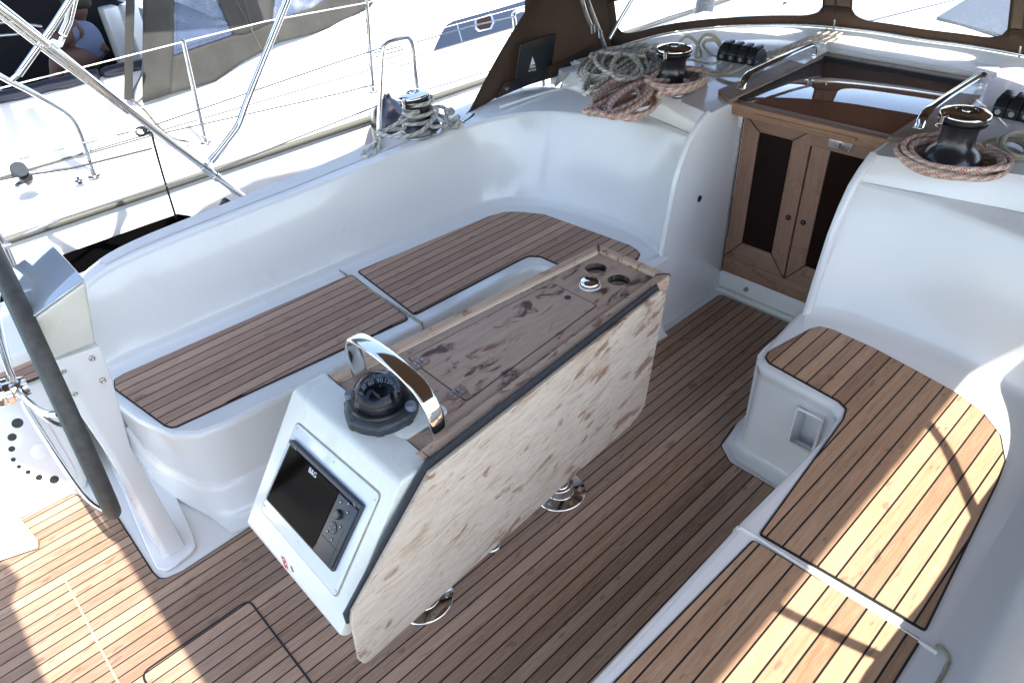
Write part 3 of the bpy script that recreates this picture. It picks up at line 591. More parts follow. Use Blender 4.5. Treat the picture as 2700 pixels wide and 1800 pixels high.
tk=[(p.x,p.y) for p in tk]; MB().prism(rpoly(tk,.02,3),.495,.503).build('seat_teak_caulk',M['caulk'],boat); MB().prism(inset(rpoly(tk,.02,3),.006),.495,.5065).build('seat_teak',M['teakport'],boat)
# folding step plate at the far left
st=[at(*q,z=.035) for q in ((-40,1340),(35,1357),(50,1362),(98,1422),(97,1437),(0,1470),(-40,1480))]
sp=MB().prism([(p.x,p.y) for p in st],.02,.035).build('foot_chock',M['white'],None,bevel=.003); tag(sp,'white foot chock plate lying on the sunlit teak beside the wheel','foot rest')
for q in ((31,1375),(52,1392),(80,1418)): p=at(*q,z=.0355); MB().lathe([(.006,-.001),(.006,.0006)],p,12).build('screw',M['dullsteel'],sp)
# ================================================================== COCKPIT TABLE
TZ=.84; TC=1.405
tb=thing('cockpit_table','long weathered teak cockpit table with one folded stained side leaf, on two steel pillars','table',(1.2,TC,0))
def hw(x): return .245+( .168-.245)*(x-.70)/(1.85-.70)   # half width tapers forward
outl=[(.70,TC-hw(.70)-.012),(1.855,TC-hw(1.855)),(1.855,TC+hw(1.855)),(.70,TC+hw(.70))]
# tabletop panel with cut round holes for cups
def holed(poly,holes,z0,z1):
    bm=bmesh.new(); 
    vs=[bm.verts.new((p[0],p[1],z1)) for p in poly]; es=[bm.edges.new((vs[i],vs[(i+1)%len(vs)])) for i in range(len(vs))]
    for (cx,cy,r) in holes:
        hv=[bm.verts.new((cx+r*math.cos(2*math.pi*k/36),cy+r*math.sin(2*math.pi*k/36),z1)) for k in range(36)]
        es+=[bm.edges.new((hv[i],hv[(i+1)%36])) for i in range(36)]
    f=bmesh.ops.triangle_fill(bm,use_beauty=True,edges=es)['geom']; fc=[g for g in f if isinstance(g,bmesh.types.BMFace)]
    for x in fc:
        if x.normal.z<0: x.normal_flip()
    r_=bmesh.ops.extrude_face_region(bm,geom=fc)
    bmesh.ops.translate(bm,verts=[g for g in r_['geom'] if isinstance(g,bmesh.types.BMVert)],vec=(0,0,z0-z1))
    bmesh.ops.recalc_face_normals(bm,faces=bm.faces); v=[w_.co.copy() for w_ in bm.verts]; bm.verts.index_update(); fs=[tuple(w_.index for w_ in x.verts) for x in bm.faces]; bm.free(); return v,fs
h1c=at(1571,706,z=.832); h2c=at(1631,737,z=.832); kc=at(1497,785,z=.832)
inner=[(.70,TC-hw(.70)+.035),(1.815,TC-hw(1.815)+.035),(1.815,TC+hw(1.815)-.035),(.70,TC+hw(.70)-.035)]
v,f=holed(inner,[(h1c.x,h1c.y,.040),(h2c.x,h2c.y,.040)],.808,.832)
mb=MB(); mb.add(v,f); mb.build('tabletop',M['tabletop'],tb)
for hc in (h1c,h2c):
    MB().lathe([(.0405,.0),(.0405,-.001)],(hc.x,hc.y,.8305),36); mb=MB(); mb.lathe([(.0395,.829),(.0400,.829),(.0400,.795),(.0395,.795)],(hc.x,hc.y,0),36); mb.f=mb.f[:-2]; mb.build('cup_hole_liner',M['caulk'],tb,smooth=True)
MB().box((1.62,1.27,.70),(1.80,1.54,.74)).build('cup_well',M['gelpod'],tb)
# raised rails (fiddles) with dark mitre seams
def rail(a,b,wd,z1,nm='fiddle_rail'):
    pass
rs=.038
def strip(p,nm='fiddle_rail',mat='tablerail',z0=.795,z1=.845,bv=.007): return MB().prism(p,z0,z1).build(nm,M[mat],tb,bevel=bv,seg=3)
oR=lambda x:TC-hw(x)-.0; oL=lambda x:TC+hw(x)
strip([(.685,oR(.685)-.006),(1.853,oR(1.853)-.002),(1.8175,oR(1.815)+rs),(.685,oR(.685)+rs)],z0=.785)
strip([(.70,oL(.70)),(.70,oL(.70)-rs),(1.8175,oL(1.815)-rs),(1.853,oL(1.853))],z0=.795)
strip([(1.818,oR(1.815)+rs+.001),(1.857,oR(1.857)+.001),(1.857,oL(1.857)-.001),(1.818,oL(1.815)-rs-.001)])
for s,o_ in ((-1,oR),(1,oL)): MB().tube([(1.817,o_(1.817)-s*rs,.838),(1.817,o_(1.817)-s*rs,.8462),(1.853,o_(1.853)-s*.002,.8462),(1.858,o_(1.857),.835)],.0022,6).build('mitre_seam',M['caulk'],tb)
# pale joint line where the rail meets the top
MB().tube([(.72,oL(.72)-rs-.001,.8335),(1.81,oL(1.81)-rs-.001,.8335)],.0018,6).build('rail_joint',M['gelpod'],tb)
# locker lid in the top
lid=[at(*q,z=.8335) for q in ((1455,744),(1576,804),(1230,1058),(1073,943))]; lid=[(p.x,p.y) for p in lid]; lr=rpoly(lid,[.012,.012,.012,.012],4)
ring(lr,.0035,.828,.8328).build('lid_groove',M['caulk'],tb)
lo=MB().prism(inset(lr,.0035),.82,.8332).build('locker_lid',M['tabletop'],tb)
mb=MB(); mb.lathe([(.0125,-.001),(.0125,.0005)],(kc.x,kc.y,.8335),24); mb.build('finger_hole',M['black'],lo)
for q in ((1204,1036),(1108,957)):
    p=at(*q,z=.8335); 
    hg=MB(); 
    for s in (-1,1): hg.lathe([(.021,-.001),(.021,.0008),(.019,.0014)],(p.x+s*.013,p.y,.8335),24)
    ho=hg.build('lid_hinge',M['hinge'],tb)
    for s in (-1,1):
        for d in (-.009,.009): MB().lathe([(.003,0),(.003,.002)],(p.x+s*.014,p.y+d,.8335),10).build('screw',M['dullsteel'],ho)
    MB().tube([(p.x-.001,p.y-.019,.8352),(p.x-.001,p.y+.019,.8352)],.002,6).build('hinge_pin',M['dullsteel'],ho)
cp=at(1556,752,z=.832); MB().lathe([(.036,0),(.0365,.012),(.034,.019),(.026,.0225),(.012,.0235),(.001,.0236)],(cp.x,cp.y,.832),36).build('filler_cap',M['chrome'],tb,smooth=True)
MB().lathe([(.039,0),(.039,.003),(.036,.004)],(cp.x,cp.y,.8315),36).build('cap_collar',M['white'],tb,smooth=True)
# carcass under the top
MB().prism([(.62,TC-.20),(1.80,TC-.135),(1.80,TC+.135),(.62,TC+.20)],.50,.80).build('table_body',M['gel'],tb,bevel=.01)
# folded leaf

def lp_(px,py):
    n_=Vector((-(1.208-1.118)/(1.83-.70),1,0)); return onplane(px,py,(.70,1.118,0),n_)
lv=[(1136,1246),(1742,768),(1756,774),(1755,790),(1700,1070),(1684,1098),(1664,1120),(975,1742),(961,1750),(950,1742),(929,1640),(932,1615)]
lfp=[lp_(*q) for q in lv]; ln_=Vector(((1.208-1.118)/(1.83-.70),-1,0)).normalized()
MB().slab(lfp,-ln_,.015).build('folding_leaf',M['leaf'],tb,bevel=.003,seg=2)
g1=[p-ln_*-.0 for p in lfp]
MB().slab([p+ -ln_*.016 for p in (lp_(1120,1250),lp_(1132,1228),lp_(1744,754),lp_(1752,775),lp_(1700,900),lp_(1140,1330),lp_(950,1640),lp_(925,1655),lp_(917,1630))],-ln_,.006).build('leaf_backing',M['ring'],tb)
# pillars
for (cx,cy) in ((.706,1.352),(1.385,1.345)):
    lg=MB().tube([(cx,cy,.02),(cx,cy,.50)],.042,28).build('pillar',M['chrome'],tb,smooth=True)
    fo=MB().lathe([(.107,0),(.107,.004),(.102,.010),(.060,.012),(.056,.016),(.056,.05),(.052,.055),(.043,.056)],(cx,cy,.006),44).build('pillar_foot',M['chrome'],tb,smooth=True)
    for k in range(6):
        a=2*math.pi*k/6+.3; MB().lathe([(.0085,-.001),(.0085,.0022),(.005,.003),(.004,.001)],(cx+.083*math.cos(a),cy+.083*math.sin(a),.017),14).build('screw',M['dullsteel'],fo,smooth=True)
mb=MB().tube([(1.02,1.36,.02),(1.02,1.36,.5)],.012,16).build('brace_rod',M['chrome'],tb,smooth=True)
MB().lathe([(.036,0),(.036,.005),(.03,.012),(.015,.014)],(1.02,1.345,.006),24).build('rod_foot',M['chrome'],tb,smooth=True)
# --- console at the aft end
ya,yb=1.118,1.668; yat,ybt=1.128,1.655
A0=Vector((.600,0,.842)); A1=Vector((.330,0,.455)); pdir=(A1-A0).normalized(); pn=Vector((pdir.z,0,-pdir.x)); pn=-pn if pn.x>0 else pn   # faces aft and up
prof=[(.705,.842),(.60,.842),(.330,.455),(.350,.428),(.388,.436),(.69,.80)]
pr=rpoly(prof,[0,.03,.03,.02,.02,0],5)
rows=[]
for y,s in ((ya,.985),(ya-.0,1.0),(ya+.0,1.0),(yb,1.0)): pass
mb=MB(); L=len(pr)
ys=[(TC-.262,.010),(TC-.254,.0),(TC+.268,.0),(TC+.276,.010)]
cxm=(.50,.64)
rows=[[(x+(cxm[0]-x)*(d*2.2),y,z+(cxm[1]-z)*(d*2.2)) for x,z in pr] for y,d in ys]
mb.loft(rows,closed=True,caps=True); pod=mb.build('console',M['gelpod'],tb,bevel=.008,seg=3,ang=25)
MB().prism(rpoly([(.69,TC-.142),(.86,TC-.142),(.86,TC+.142),(.69,TC+.142)],.02,4),.80,.8425).build('console_tongue',M['gelpod'],tb,bevel=.004)
ring([(.700,TC-.262),(.700,TC+.262),(.7015,TC+.262),(.7015,TC-.262)],.0005,.83,.8455)
MB().tube([(.7035,TC-.25,.8452),(.7035,TC-.15,.840),(.7035,TC-.148,.84)],.0018,6).build('console_joint',M['caulk'],tb); MB().tube([(.7035,TC+.25,.8452),(.7035,TC+.148,.84)],.0018,6).build('console_joint',M['caulk'],tb)
def dq(px,py,off=0): return onplane(px,py,A0+pn*off,pn)
bz=[dq(*q) for q in ((786,1116),(1002,1303),(886,1569),(692,1343))]
def r3(pts,rad,n_=5):
    o=pts[0]; ex=(pts[1]-pts[0]).normalized(); ey=pn.cross(ex); q=rpoly([((p-o).dot(ex),(p-o).dot(ey)) for p in pts],rad,n_); return [o+ex*a+ey*b for a,b in q]
cb=sum(bz,Vector())/4
MB().slab(r3([cb+(p-cb)*1.035 for p in bz],.018),pn,.0015).build('console_sealant',M['sealant'],tb)
MB().slab(r3([cb+(p-cb)*1.012 for p in bz],.016),pn,.0045).build('instrument_plate',M['bezel'],tb,bevel=.0015)
for q in ((783,1127),(880,1217),(989,1318),(885,1557),(785,1430),(697,1333)):
    p=dq(*q,.0045); MB().lathe([(.0045,-.001),(.0045,.0008),(.002,.0004)],p,14,pn).build('screw',M['dullsteel'],tb,smooth=True)
# red warning sticker on the console lip
sx=[dq(*q,.001) for q in ((741,1464),(750,1470),(760,1500),(751,1494))]
MB().slab(sx,pn,.0006).build('warning_sticker',M['red'],tb)
for q in ((749,1474),(754,1486)): MB().lathe([(.0028,0),(.0028,.0004)],dq(*q,.0017),8,pn).build('sticker_print',M['whiteprint'],tb)
sx=[dq(*q,.001) for q in ((766,1490),(769,1492),(774,1508),(770,1506))]; MB().slab(sx,pn,.0006).build('warning_sticker',M['red'],tb)
# --- chart plotter set into the console
cpo=thing('chart_plotter','black chart plotter screen with side keypad set in the white table console','chart plotter',tuple(dq(850,1330)))
sc4=[dq(*q,.005) for q in ((777,1157),(966,1332),(884,1507),(707,1314))]
body=MB().slab(r3(sc4,.006),pn,.010).build('housing',M['anth'],cpo,bevel=.002)
def q4(u,v,off=.0152):   # u along top edge 0..1, v down 0..1
    a=sc4[0].lerp(sc4[1],u); b=sc4[3].lerp(sc4[2],u); return a.lerp(b,v)+pn*(off-.0)
MB().slab([q4(.035,.075),q4(.735,.075),q4(.735,.955),q4(.035,.955)],pn,.0006).build('screen',M['screen'],cpo)
MB().slab([q4(.0,.0,.010),q4(1,.0,.010),q4(1,.055,.010),q4(.0,.055,.010)],pn,.0065).build('top_rim',M['anth'],cpo,bevel=.002)
kb=MB().slab([q4(.745,.085,.010),q4(.985,.085,.010),q4(.985,.955,.010),q4(.745,.955,.010)],pn,.0060).build('keypad',M['anth'],cpo,bevel=.001)
ed=(sc4[1]-sc4[0]).normalized(); dd_=(sc4[3]-sc4[0]).normalized()
for u,v_ in ((.80,.16),(.88,.10),(.905,.20),(.90,.42),(.80,.60),(.875,.64)):
    MB().lathe([(.0048,0),(.0048,.0012),(.004,.0018)],q4(u,v_,.016),16,pn).build('button',M['ring'],kb,smooth=True)
    MB().slab([q4(u,v_,.0179)+ed*a+dd_*b for a,b in ((-.0017,-.0015),(.0017,-.0015),(.0017,.0015),(-.0017,.0015))],pn,.0003).build('button_mark',M['whiteprint'],kb)
MB().lathe([(.014,0),(.014,.006),(.0125,.011),(.009,.012),(.001,.0115)],q4(.835,.305,.016),28,pn).build('rotary_knob',M['black'],kb,smooth=True)
MB().lathe([(.0175,0),(.0175,.002),(.0145,.0028),(.001,.0022)],q4(.835,.51,.016),28,pn).build('cursor_pad',M['ring'],kb,smooth=True)
for k in range(4):
    a=math.pi/2*k+.78; MB().lathe([(.0011,0),(.0011,.0004)],q4(.835,.51,.0186)+ed*.0115*math.cos(a)+dd_*.0115*math.sin(a),8,pn).build('button_mark',M['whiteprint'],kb)
MB().tube([q4(.755,.70,.0163),q4(.975,.70,.0163)],.0005,6).build('slot_line',M['black'],kb); MB().tube([q4(.945,.40,.0163),q4(.945,.95,.0163)],.0005,6).build('slot_line',M['black'],kb)
text('brand_print','B&G',.021,M['whiteprint'],cpo,q4(.40,.135,.0162),ed,-dd_)
for u,v_ in ((.10,.03),(.93,.04),(.02,.93),(.93,.97)): MB().tube([q4(u-.015,v_-.0,.0172 if v_<.5 else .0162),q4(u+.018,v_+.03,.0172 if v_<.5 else .0162)],.0006,6).build('corner_mark',M['whiteprint'],cpo)
# --- grab handle (flat polished bar)
hx=.775
hp_=cr([(hx,1.588,.835),(hx,1.592,.90),(hx,1.590,.955),(hx,1.566,.990),(hx,1.50,1.004),(hx,1.40,1.005),(hx,1.31,.995),(hx,1.25,.972),(hx,1.215,.93),(hx,1.203,.88),(hx,1.20,.835)],7)
mb=MB(); rows=[]
for i,p in enumerate(hp_):
    t_=(hp_[min(i+1,len(hp_)-1)]-hp_[max(i-1,0)]).normalized(); nn=Vector((1,0,0)).cross(t_).normalized()
    sec=[(math.copysign(abs(math.cos(a))**.55,math.cos(a))*.026,math.copysign(abs(math.sin(a))**.8,math.sin(a))*.0085) for a in [2*math.pi*k/20 for k in range(20)]]
    rows.append([p+Vector((1,0,0))*a+nn*b for a,b in sec])
mb.loft(rows,closed=True,caps=True); mb.build('grab_handle',M['chrome'],tb,smooth=True)
# ================================================================== COMPASS
cc=Vector((.725,1.398,.8425)); co=thing('compass','black domed marine compass with white degree numbers on the console under the steel handle','compass',tuple(cc))
flute=lambda t,r,z:1+(.045*(1 if math.cos(7*t)>.55 else 0) if r>.09 and z<.036 else 0)
MB().lathe([(.100,0),(.104,.004),(.104,.026),(.098,.034),(.086,.040),(.080,.041),(.076,.036)],cc,84,fn=flute).build('bezel_ring',M['ring'],co,smooth=True)
MB().lathe([(.086,.0405),(.084,.047),(.076,.050),(.070,.048)],cc,48).build('rim',M['black'],co,smooth=True)
sp=[(.080*math.cos(a),.044+.080*math.sin(a)*1.10) for a in [math.pi/2*k/14 for k in range(14)]]+[(.001,.1320)]
MB().lathe(sp,cc,56).build('dome',M['dome'],co,smooth=True)
cd=MB().lathe([(.072,.040),(.072,.060),(.067,.072),(.054,.0785),(.046,.064),(.024,.054),(.001,.052)],cc,48).build('compass_card',M['black'],co,smooth=True)
base_az=math.radians(63)
def cpt(deg,r,z): a=base_az+math.radians((78-deg)*1.02); return cc+Vector((r*math.cos(a),r*math.sin(a),z)),a
for k in range(0,360,5):
    if abs(k-78)<120:
        a0,_=cpt(k,.0545,.0795); a1,_=cpt(k,.0635 if k%10==0 else .060,.0755+ (.0 if k%10==0 else .0015)); MB().tube([a0+Vector((0,0,.0012)),a1+Vector((0,0,.0014))],.0005 if k%10 else .0007,5).build('degree_mark',M['whiteprint'],cd)
for dg,s in ((0,'0'),(30,'30'),(60,'60'),(90,'90'),(120,'120'),(150,'150'),(180,'180')):
    p,a=cpt(dg,.0485,.0730); tx=Vector((math.sin(a),-math.cos(a),0)); ty=Vector((math.cos(a)*.62,math.sin(a)*.62,.78))
    text('degree_number',s,.0185,M['whiteprint'],cd,p,tx,ty)
p,a=cpt(90,.038,.060); text('degree_number','E',.008,M['whiteprint'],cd,p,Vector((math.sin(a),-math.cos(a),0)),Vector((math.cos(a)*.6,math.sin(a)*.6,.8)))
MB().tube([cpt(76,.060,.060)[0],cpt(76,.060,.088)[0]],.0012,6).build('lubber_line',M['whiteprint'],co)
MB().lathe([(.006,.044),(.004,.062),(.001,.063)],cc,16).build('pivot',M['black'],cd,smooth=True)
for ang_,rr in ((-62,.094),(120,.094)):
    a=math.radians(ang_); q=cc+Vector((rr*math.cos(a),rr*math.sin(a),.034)); MB().lathe([(.0165,0),(.0165,.012),(.014,.017),(.001,.018)],q,24).build('adjuster_cap',M['greyplastic'],co,smooth=True)
# ================================================================== WINCHES
def make_winch(lab,loc,tilt=(0,0),rot=0):
    r=thing('winch',lab,'winch',loc,'self tailing sheet winches'); r['wc']=0
    MB().lathe([(.118,0),(.118,.006),(.112,.010)],(0,0,0),48).build('base_plate',M['steel'],r,smooth=True)
    MB().lathe([(.104,.008),(.100,.028),(.092,.046),(.078,.062),(.068,.074),(.062,.088),(.0585,.11),(.060,.135),(.064,.15)],(0,0,0),48).build('drum',M['drum'],r,smooth=True)
    MB().lathe([(.064,.150),(.078,.156),(.081,.162),(.071,.167),(.071,.171),(.082,.176),(.083,.186),(.080,.188)],(0,0,0),48).build('self_tailing_jaws',M['drum'],r,smooth=True)
    tp=MB().lathe([(.083,.1865),(.0835,.190),(.079,.196),(.052,.2025),(.040,.2035),(.036,.2035),(.034,.200),(.018,.200),(.017,.2035),(.012,.2035)],(0,0,0),56).build('top_plate',M['chrome'],r,smooth=True)
    MB().lathe([(.034,.2005),(.018,.2008)],(0,0,0),36).build('black_ring',M['black'],tp); MB().lathe([(.0115,.190),(.0115,.2045)],(0,0,0),8).build('handle_socket',M['black'],tp)
    a=rot; fp_=[(.080*math.cos(a),.080*math.sin(a),.199),(.094*math.cos(a),.094*math.sin(a),.194),(.094*math.cos(a),.094*math.sin(a),.165),(.108*math.cos(a),.108*math.sin(a),.160)]
    MB().tube(fp_,.009,8,flat=.4,up=(math.cos(a),math.sin(a),0)).build('feeder_arm',M['chrome'],r,smooth=True)
    r.rotation_euler=(tilt[0],tilt[1],0); return r
W1=at(1112,344,z=.888); w1=make_winch('black winch with polished top on the cockpit coaming, wrapped with blue flecked rope',(W1.x,W1.y,.884),(R_(-3),R_(-5)),R_(200))
zr=1.062; a=at(1779,122,z=zr+.20); w2=make_winch('black winch with polished top on the coachroof between the rope piles',(a.x,a.y,zr),(0,0),R_(190))
b=at(2549,292,z=zr+.20); w3=make_winch('black winch standing bare inside a round coil of red flecked rope at the right',(b.x,b.y,zr),(0,0),R_(150))
W2=Vector((a.x,a.y,zr));W3=Vector((b.x,b.y,zr))
# ================================================================== ROPES
def wob(i,amp,seed): return Vector((noise.noise(Vector((i*.13,seed,0))),noise.noise(Vector((i*.13,seed,9.1))),noise.noise(Vector((i*.13,seed,4.7)))))*amp
def pxloop(cx,cy,rx,ry,rot,turns,z0,dz,jit,seed,n=22,zn=.012,drift=(0,0)):
    out=[];ca,sa=math.cos(rot),math.sin(rot)
    for i in range(int(turns*n)+1):
        t=2*math.pi*i/n; k=i/n; sx=1+jit*noise.noise(Vector((k*.9,seed,1))); sy=1+jit*1.4*noise.noise(Vector((k*.9,seed,5)))
        u=rx*sx*math.cos(t);v_=ry*sy*math.sin(t); z=z0+dz*(k/turns)+zn*noise.noise(Vector((i*.17,seed,3)))
        out.append(at(cx+drift[0]*k+u*ca-v_*sa+jit*14*noise.noise(Vector((k*.8,seed,7))),cy+drift[1]*k+u*sa+v_*ca+jit*9*noise.noise(Vector((k*.8,seed,8))),z=max(z,z0-.004)))
    return out
def rope(parts,lab,mat,r=.0068,cat='rope',group=None):
    path=[]
    for p in parts: path+=p
    mb=MB().tube(cr(path,4),r,9); o=mb.build('rope',M[mat],None,smooth=True); tag(o,lab,cat,group); return o
# rope on the coaming winch
def around(c,r,z,a0,a1,n=14,dr=0,dz=0): return [Vector((c.x+(r+dr*k/n)*math.cos(a0+(a1-a0)*k/n),c.y+(r+dr*k/n)*math.sin(a0+(a1-a0)*k/n),z+dz*k/n)) for k in range(n+1)]
c1=Vector((W1.x,W1.y,0)); zb=.884
p=[]
p+=around(c1,.075,zb+.165,2.2,-3.6,18,0,-.01)
p+=[at(1088,240,z=zb+.175),at(1064,300,z=zb+.12)]
p+=around(c1,.069,zb+.125,-2.2,-2.2-11.5,44,.004,-.042)
p+=around(c1,.085,zb+.075,-1.4,-1.4-6.2,26,.045,-.03)
p+=[at(1000,345,z=zb+.035),at(1040,362,z=zb+.055),at(1100,352,z=zb+.07),at(1140,318,z=zb+.08),at(1153,292,z=zb+.075),at(1140,283,z=zb+.06),at(1100,305,z=zb+.085),at(1040,330,z=zb+.06),at(1000,360,z=zb+.02)]
p+=[at(985,385,z=.885),at(960,402,z=.875),at(957,412,z=.87),at(975,412,z=.87),at(995,398,z=.875),at(1003,375,z=.90),at(1001,350,z=.92)]
rope([p],'blue flecked cream rope wound round the winch on the cockpit coaming','ropeblue',.0100)
kn=[at(1120,300,z=.93),at(1150,282,z=.955),at(1172,285,z=.96),at(1180,300,z=.94)]
k2=[at(*q,z=zz) for q,zz in (((1175,293),.95),((1190,288),.955),((1194,297),.94),((1180,302),.93),((1176,312),.92),((1192,318),.915),((1208,306),.925),((1205,316),.91),((1188,324),.905),((1195,333),.90),((1213,322),.91),((1216,330),.895),((1200,338),.89))]
rope([kn,k2],'short knotted end of blue flecked rope beside the coaming winch','ropeblue',.0105)
# ragged white chafed strands under the knot
# piles on the port coachroof
nv=pxloop(1625,178,92,32,-.22,6.3,zr+.006,.055,.75,3.1,drift=(2.5,-1.5))+pxloop(1640,170,60,22,.25,4.6,zr+.03,.04,.7,11.3)+[at(1700,150,z=zr+.08)]+pxloop(1588,205,62,24,-.75,5.5,zr+.004,.05,.7,8.3)+pxloop(1650,178,40,26,-.5,3,zr+.05,.03,.6,14.3)+[at(1690,140,z=zr+.06),at(1735,120,z=zr+.09),at(1762,150,z=zr+.06)]+pxloop(1722,150,22,30,.2,2,zr+.01,.06,.4,5.2)
rope([nv],'tangled pile of navy flecked cream rope by the brown sprayhood','ropenavy',.0102,group=None)
rd=[at(1852,178,z=zr+.01)]+pxloop(1782,219,70,26,-.10,9.5,zr+.006,.085,.35,1.7,drift=(.5,-1.5))+pxloop(1775,228,55,16,-.15,3.4,zr+.02,.05,.4,21.7)+[at(1730,250,z=zr+.05)]+pxloop(1640,256,86,34,-.42,8.5,zr+.004,.06,.6,6.1,drift=(-.5,-.8))+pxloop(1655,262,60,24,-.6,6.5,zr+.02,.05,.6,16.1)+pxloop(1680,285,50,20,-.3,3.5,zr+.0,.03,.6,2.9)
rope([rd],'large pile of red flecked cream rope on the coachroof in front of a winch','ropered',.0105)
def arc(pts): return [at(x,y,z=z) for x,y,z in pts]
cr1=[(1760,150,zr+.03),(1770,128,zr+.05),(1791,112,zr+.09),(1803,100,zr+.12),(1815,97,zr+.125),(1832,108,zr+.10),(1845,130,zr+.04),(1850,150,zr+.01),(1835,152,zr+.01),(1840,120,zr+.06),(1850,100,zr+.11),(1865,92,zr+.13),(1885,98,zr+.12),(1900,118,zr+.08),(1890,150,zr+.01),(1870,140,zr+.02),(1855,120,zr+.06),(1862,108,zr+.11),(1885,107,zr+.11),(1900,125,zr+.06)]
rope([arc(cr1)],'plain cream rope looping upright behind the coachroof winch','ropecream',.0085)
for pts,mt,lb in (
  ([(1905,163,zr+.035),(1880,168,zr+.025),(1850,166,zr+.02),(1825,158,zr+.04),(1800,160,zr+.07)],'ropenavy','navy flecked line running from the rope clutch to the coachroof winch'),
  ([(1930,172,zr+.03),(1910,185,zr+.01),(1880,192,zr+.008),(1850,190,zr+.008)],'ropered','short red flecked line under the rope clutch'),
  ([(1968,172,zr+.04),(1940,188,zr+.02),(1905,198,zr+.008),(1860,194,zr+.008),(1835,185,zr+.01)],'ropecream','plain cream line curving out of the rope clutch beside the hatch'),
  ([(2020,150,zr+.03),(2040,155,zr+.02),(2052,175,zr+.008),(2030,205,zr+.008),(1980,222,zr+.008),(1925,218,zr+.008),(1890,205,zr+.008)],'ropecream','cream line looping around the outside of the rope clutch')):
    rope([arc(pts)],lb,mt,.0062)
# lines led aft from the mast to the clutch
ends=[((2025,140),(2165,94),'ropenavy'),((2028,146),(2178,98),'ropered'),((2026,143),(2150,92),'ropecream'),((2034,150),(2190,102),'ropecream')]
for i,(a0,a1,mt) in enumerate(ends):
    rope([[at(*a0,z=zr+.04),at((a0[0]+a1[0])/2,(a0[1]+a1[1])/2,z=zr+.055),at(*a1,z=zr+.07),at(a1[0]+30,a1[1]-14,z=zr+.075)]],('navy','red','plain thin','plain outer')[i]+' flecked halyard running forward from the clutch to the sprayhood' if i<2 else ('plain thin','plain outer')[i-2]+' cream halyard running forward from the clutch to the sprayhood',mt,.0062)
# starboard coil round the winch
c3=W3; p=[]
for k in range(7):
    R=.128+.012*(k%4)+.004*math.sin(k*2.2); z=zr+.010+.0125*(k//2)+(.006 if k%2 else 0)
    for j in range(26):
        t=2*math.pi*j/26; rr=R*(1+.10*math.cos(t-2.0+.25*k)+.05*noise.noise(Vector((k*.7,j*.12,2)))); p.append(Vector((c3.x-.012+rr*math.cos(t)*.98,c3.y-.02+rr*math.sin(t)*1.12,z+.006*math.sin(t*2+k))))
rope([p],'round coil of red flecked cream rope lying about the right hand winch','ropered',.0092)
cr2=pxloop(2690,385,52,34,.2,3.2,zr+.006,.05,.3,4.4)+pxloop(2650,395,60,22,.1,1.6,zr+.004,.02,.3,2.4)
rope([cr2],'plain cream rope spilling behind the round coil at the right edge','ropecream',.0078)
# ================================================================== ROPE CLUTCHES
def clutch(lab,p0,wd,dp,n):    # p0 = outer aft corner, wd along -y, dp along +x
    r=thing('rope_clutch',lab,'rope clutch',(p0[0],p0[1],zr),'banks of black rope clutches'); r['wc']=0
    MB().box((0,-wd,0),(dp,0,.012)).build('base',M['black'],r,bevel=.003)
    u=wd/n
    for i in range(n):
        y0=-u*i-.0015;y1=-u*(i+1)+.0015; pf=[(0,.010),(0,.050),(.02,.078),(.06,.088),(dp-.035,.080),(dp,.045),(dp,.010)]
        mb=MB(); k=len(pf); mb.add([(x,y0,z) for x,z in pf]+[(x,y1,z) for x,z in pf],[tuple(range(k)),tuple(range(k,2*k))[::-1]]+[(j,(j+1)%k,k+(j+1)%k,k+j) for j in range(k)])
        mb.build('clutch_cell',M['black'],r,bevel=.004,seg=2)
        lv_=MB(); pf2=[(.018,.080),(.03,.094),(.085,.100),(dp-.03,.088),(dp-.04,.078),(.06,.088)]; k=len(pf2)
        lv_.add([(x,y0-u*.14,z) for x,z in pf2]+[(x,y1+u*.14,z) for x,z in pf2],[tuple(range(k)),tuple(range(k,2*k))[::-1]]+[(j,(j+1)%k,k+(j+1)%k,k+j) for j in range(k)]); lv_.build('clutch_lever',M['drum'],r,bevel=.003)
        MB().lathe([(.011,0),(.011,.002),(.008,.002)],(-.0005,(y0+y1)/2,.032),16,(-1,0,0)).build('rope_hole',M['dullsteel'],r)
    for y in (0.0006,-wd-.0006): 
        for x in (.02,dp-.02): MB().lathe([(.005,0),(.004,.002)],(x,y,.03),10,(0,1 if y>0 else -1,0)).build('bolt',M['steel'],r)
    return r
q0=at(1888,163,z=zr); q1=at(1977,187,z=zr)
k1=clutch('black rope clutch bank with four levers beside the coachroof winch and hatch rail',(q0.x,q0.y),abs(q0.y-q1.y),.125,4)
q2=at(2606,312,z=zr); k2_=clutch('black rope clutch bank behind the round rope coil, cut by the right edge',(q2.x,q2.y),abs(q0.y-q1.y)+.03,.125,5)
MB().box((q0.x-.02,q1.y-.015,1.052),(q0.x+.16,q0.y+.015,zr+.0)).build('clutch_pad',M['gelclean'],boat,bevel=.006)
MB().lathe([(.085,0),(.080,.010),(.072,.012)],(at(1940,212,z=1.06).x,at(1940,212,z=1.06).y,1.052),36).build('turning_block_cover',M['gelclean'],boat,smooth=True)
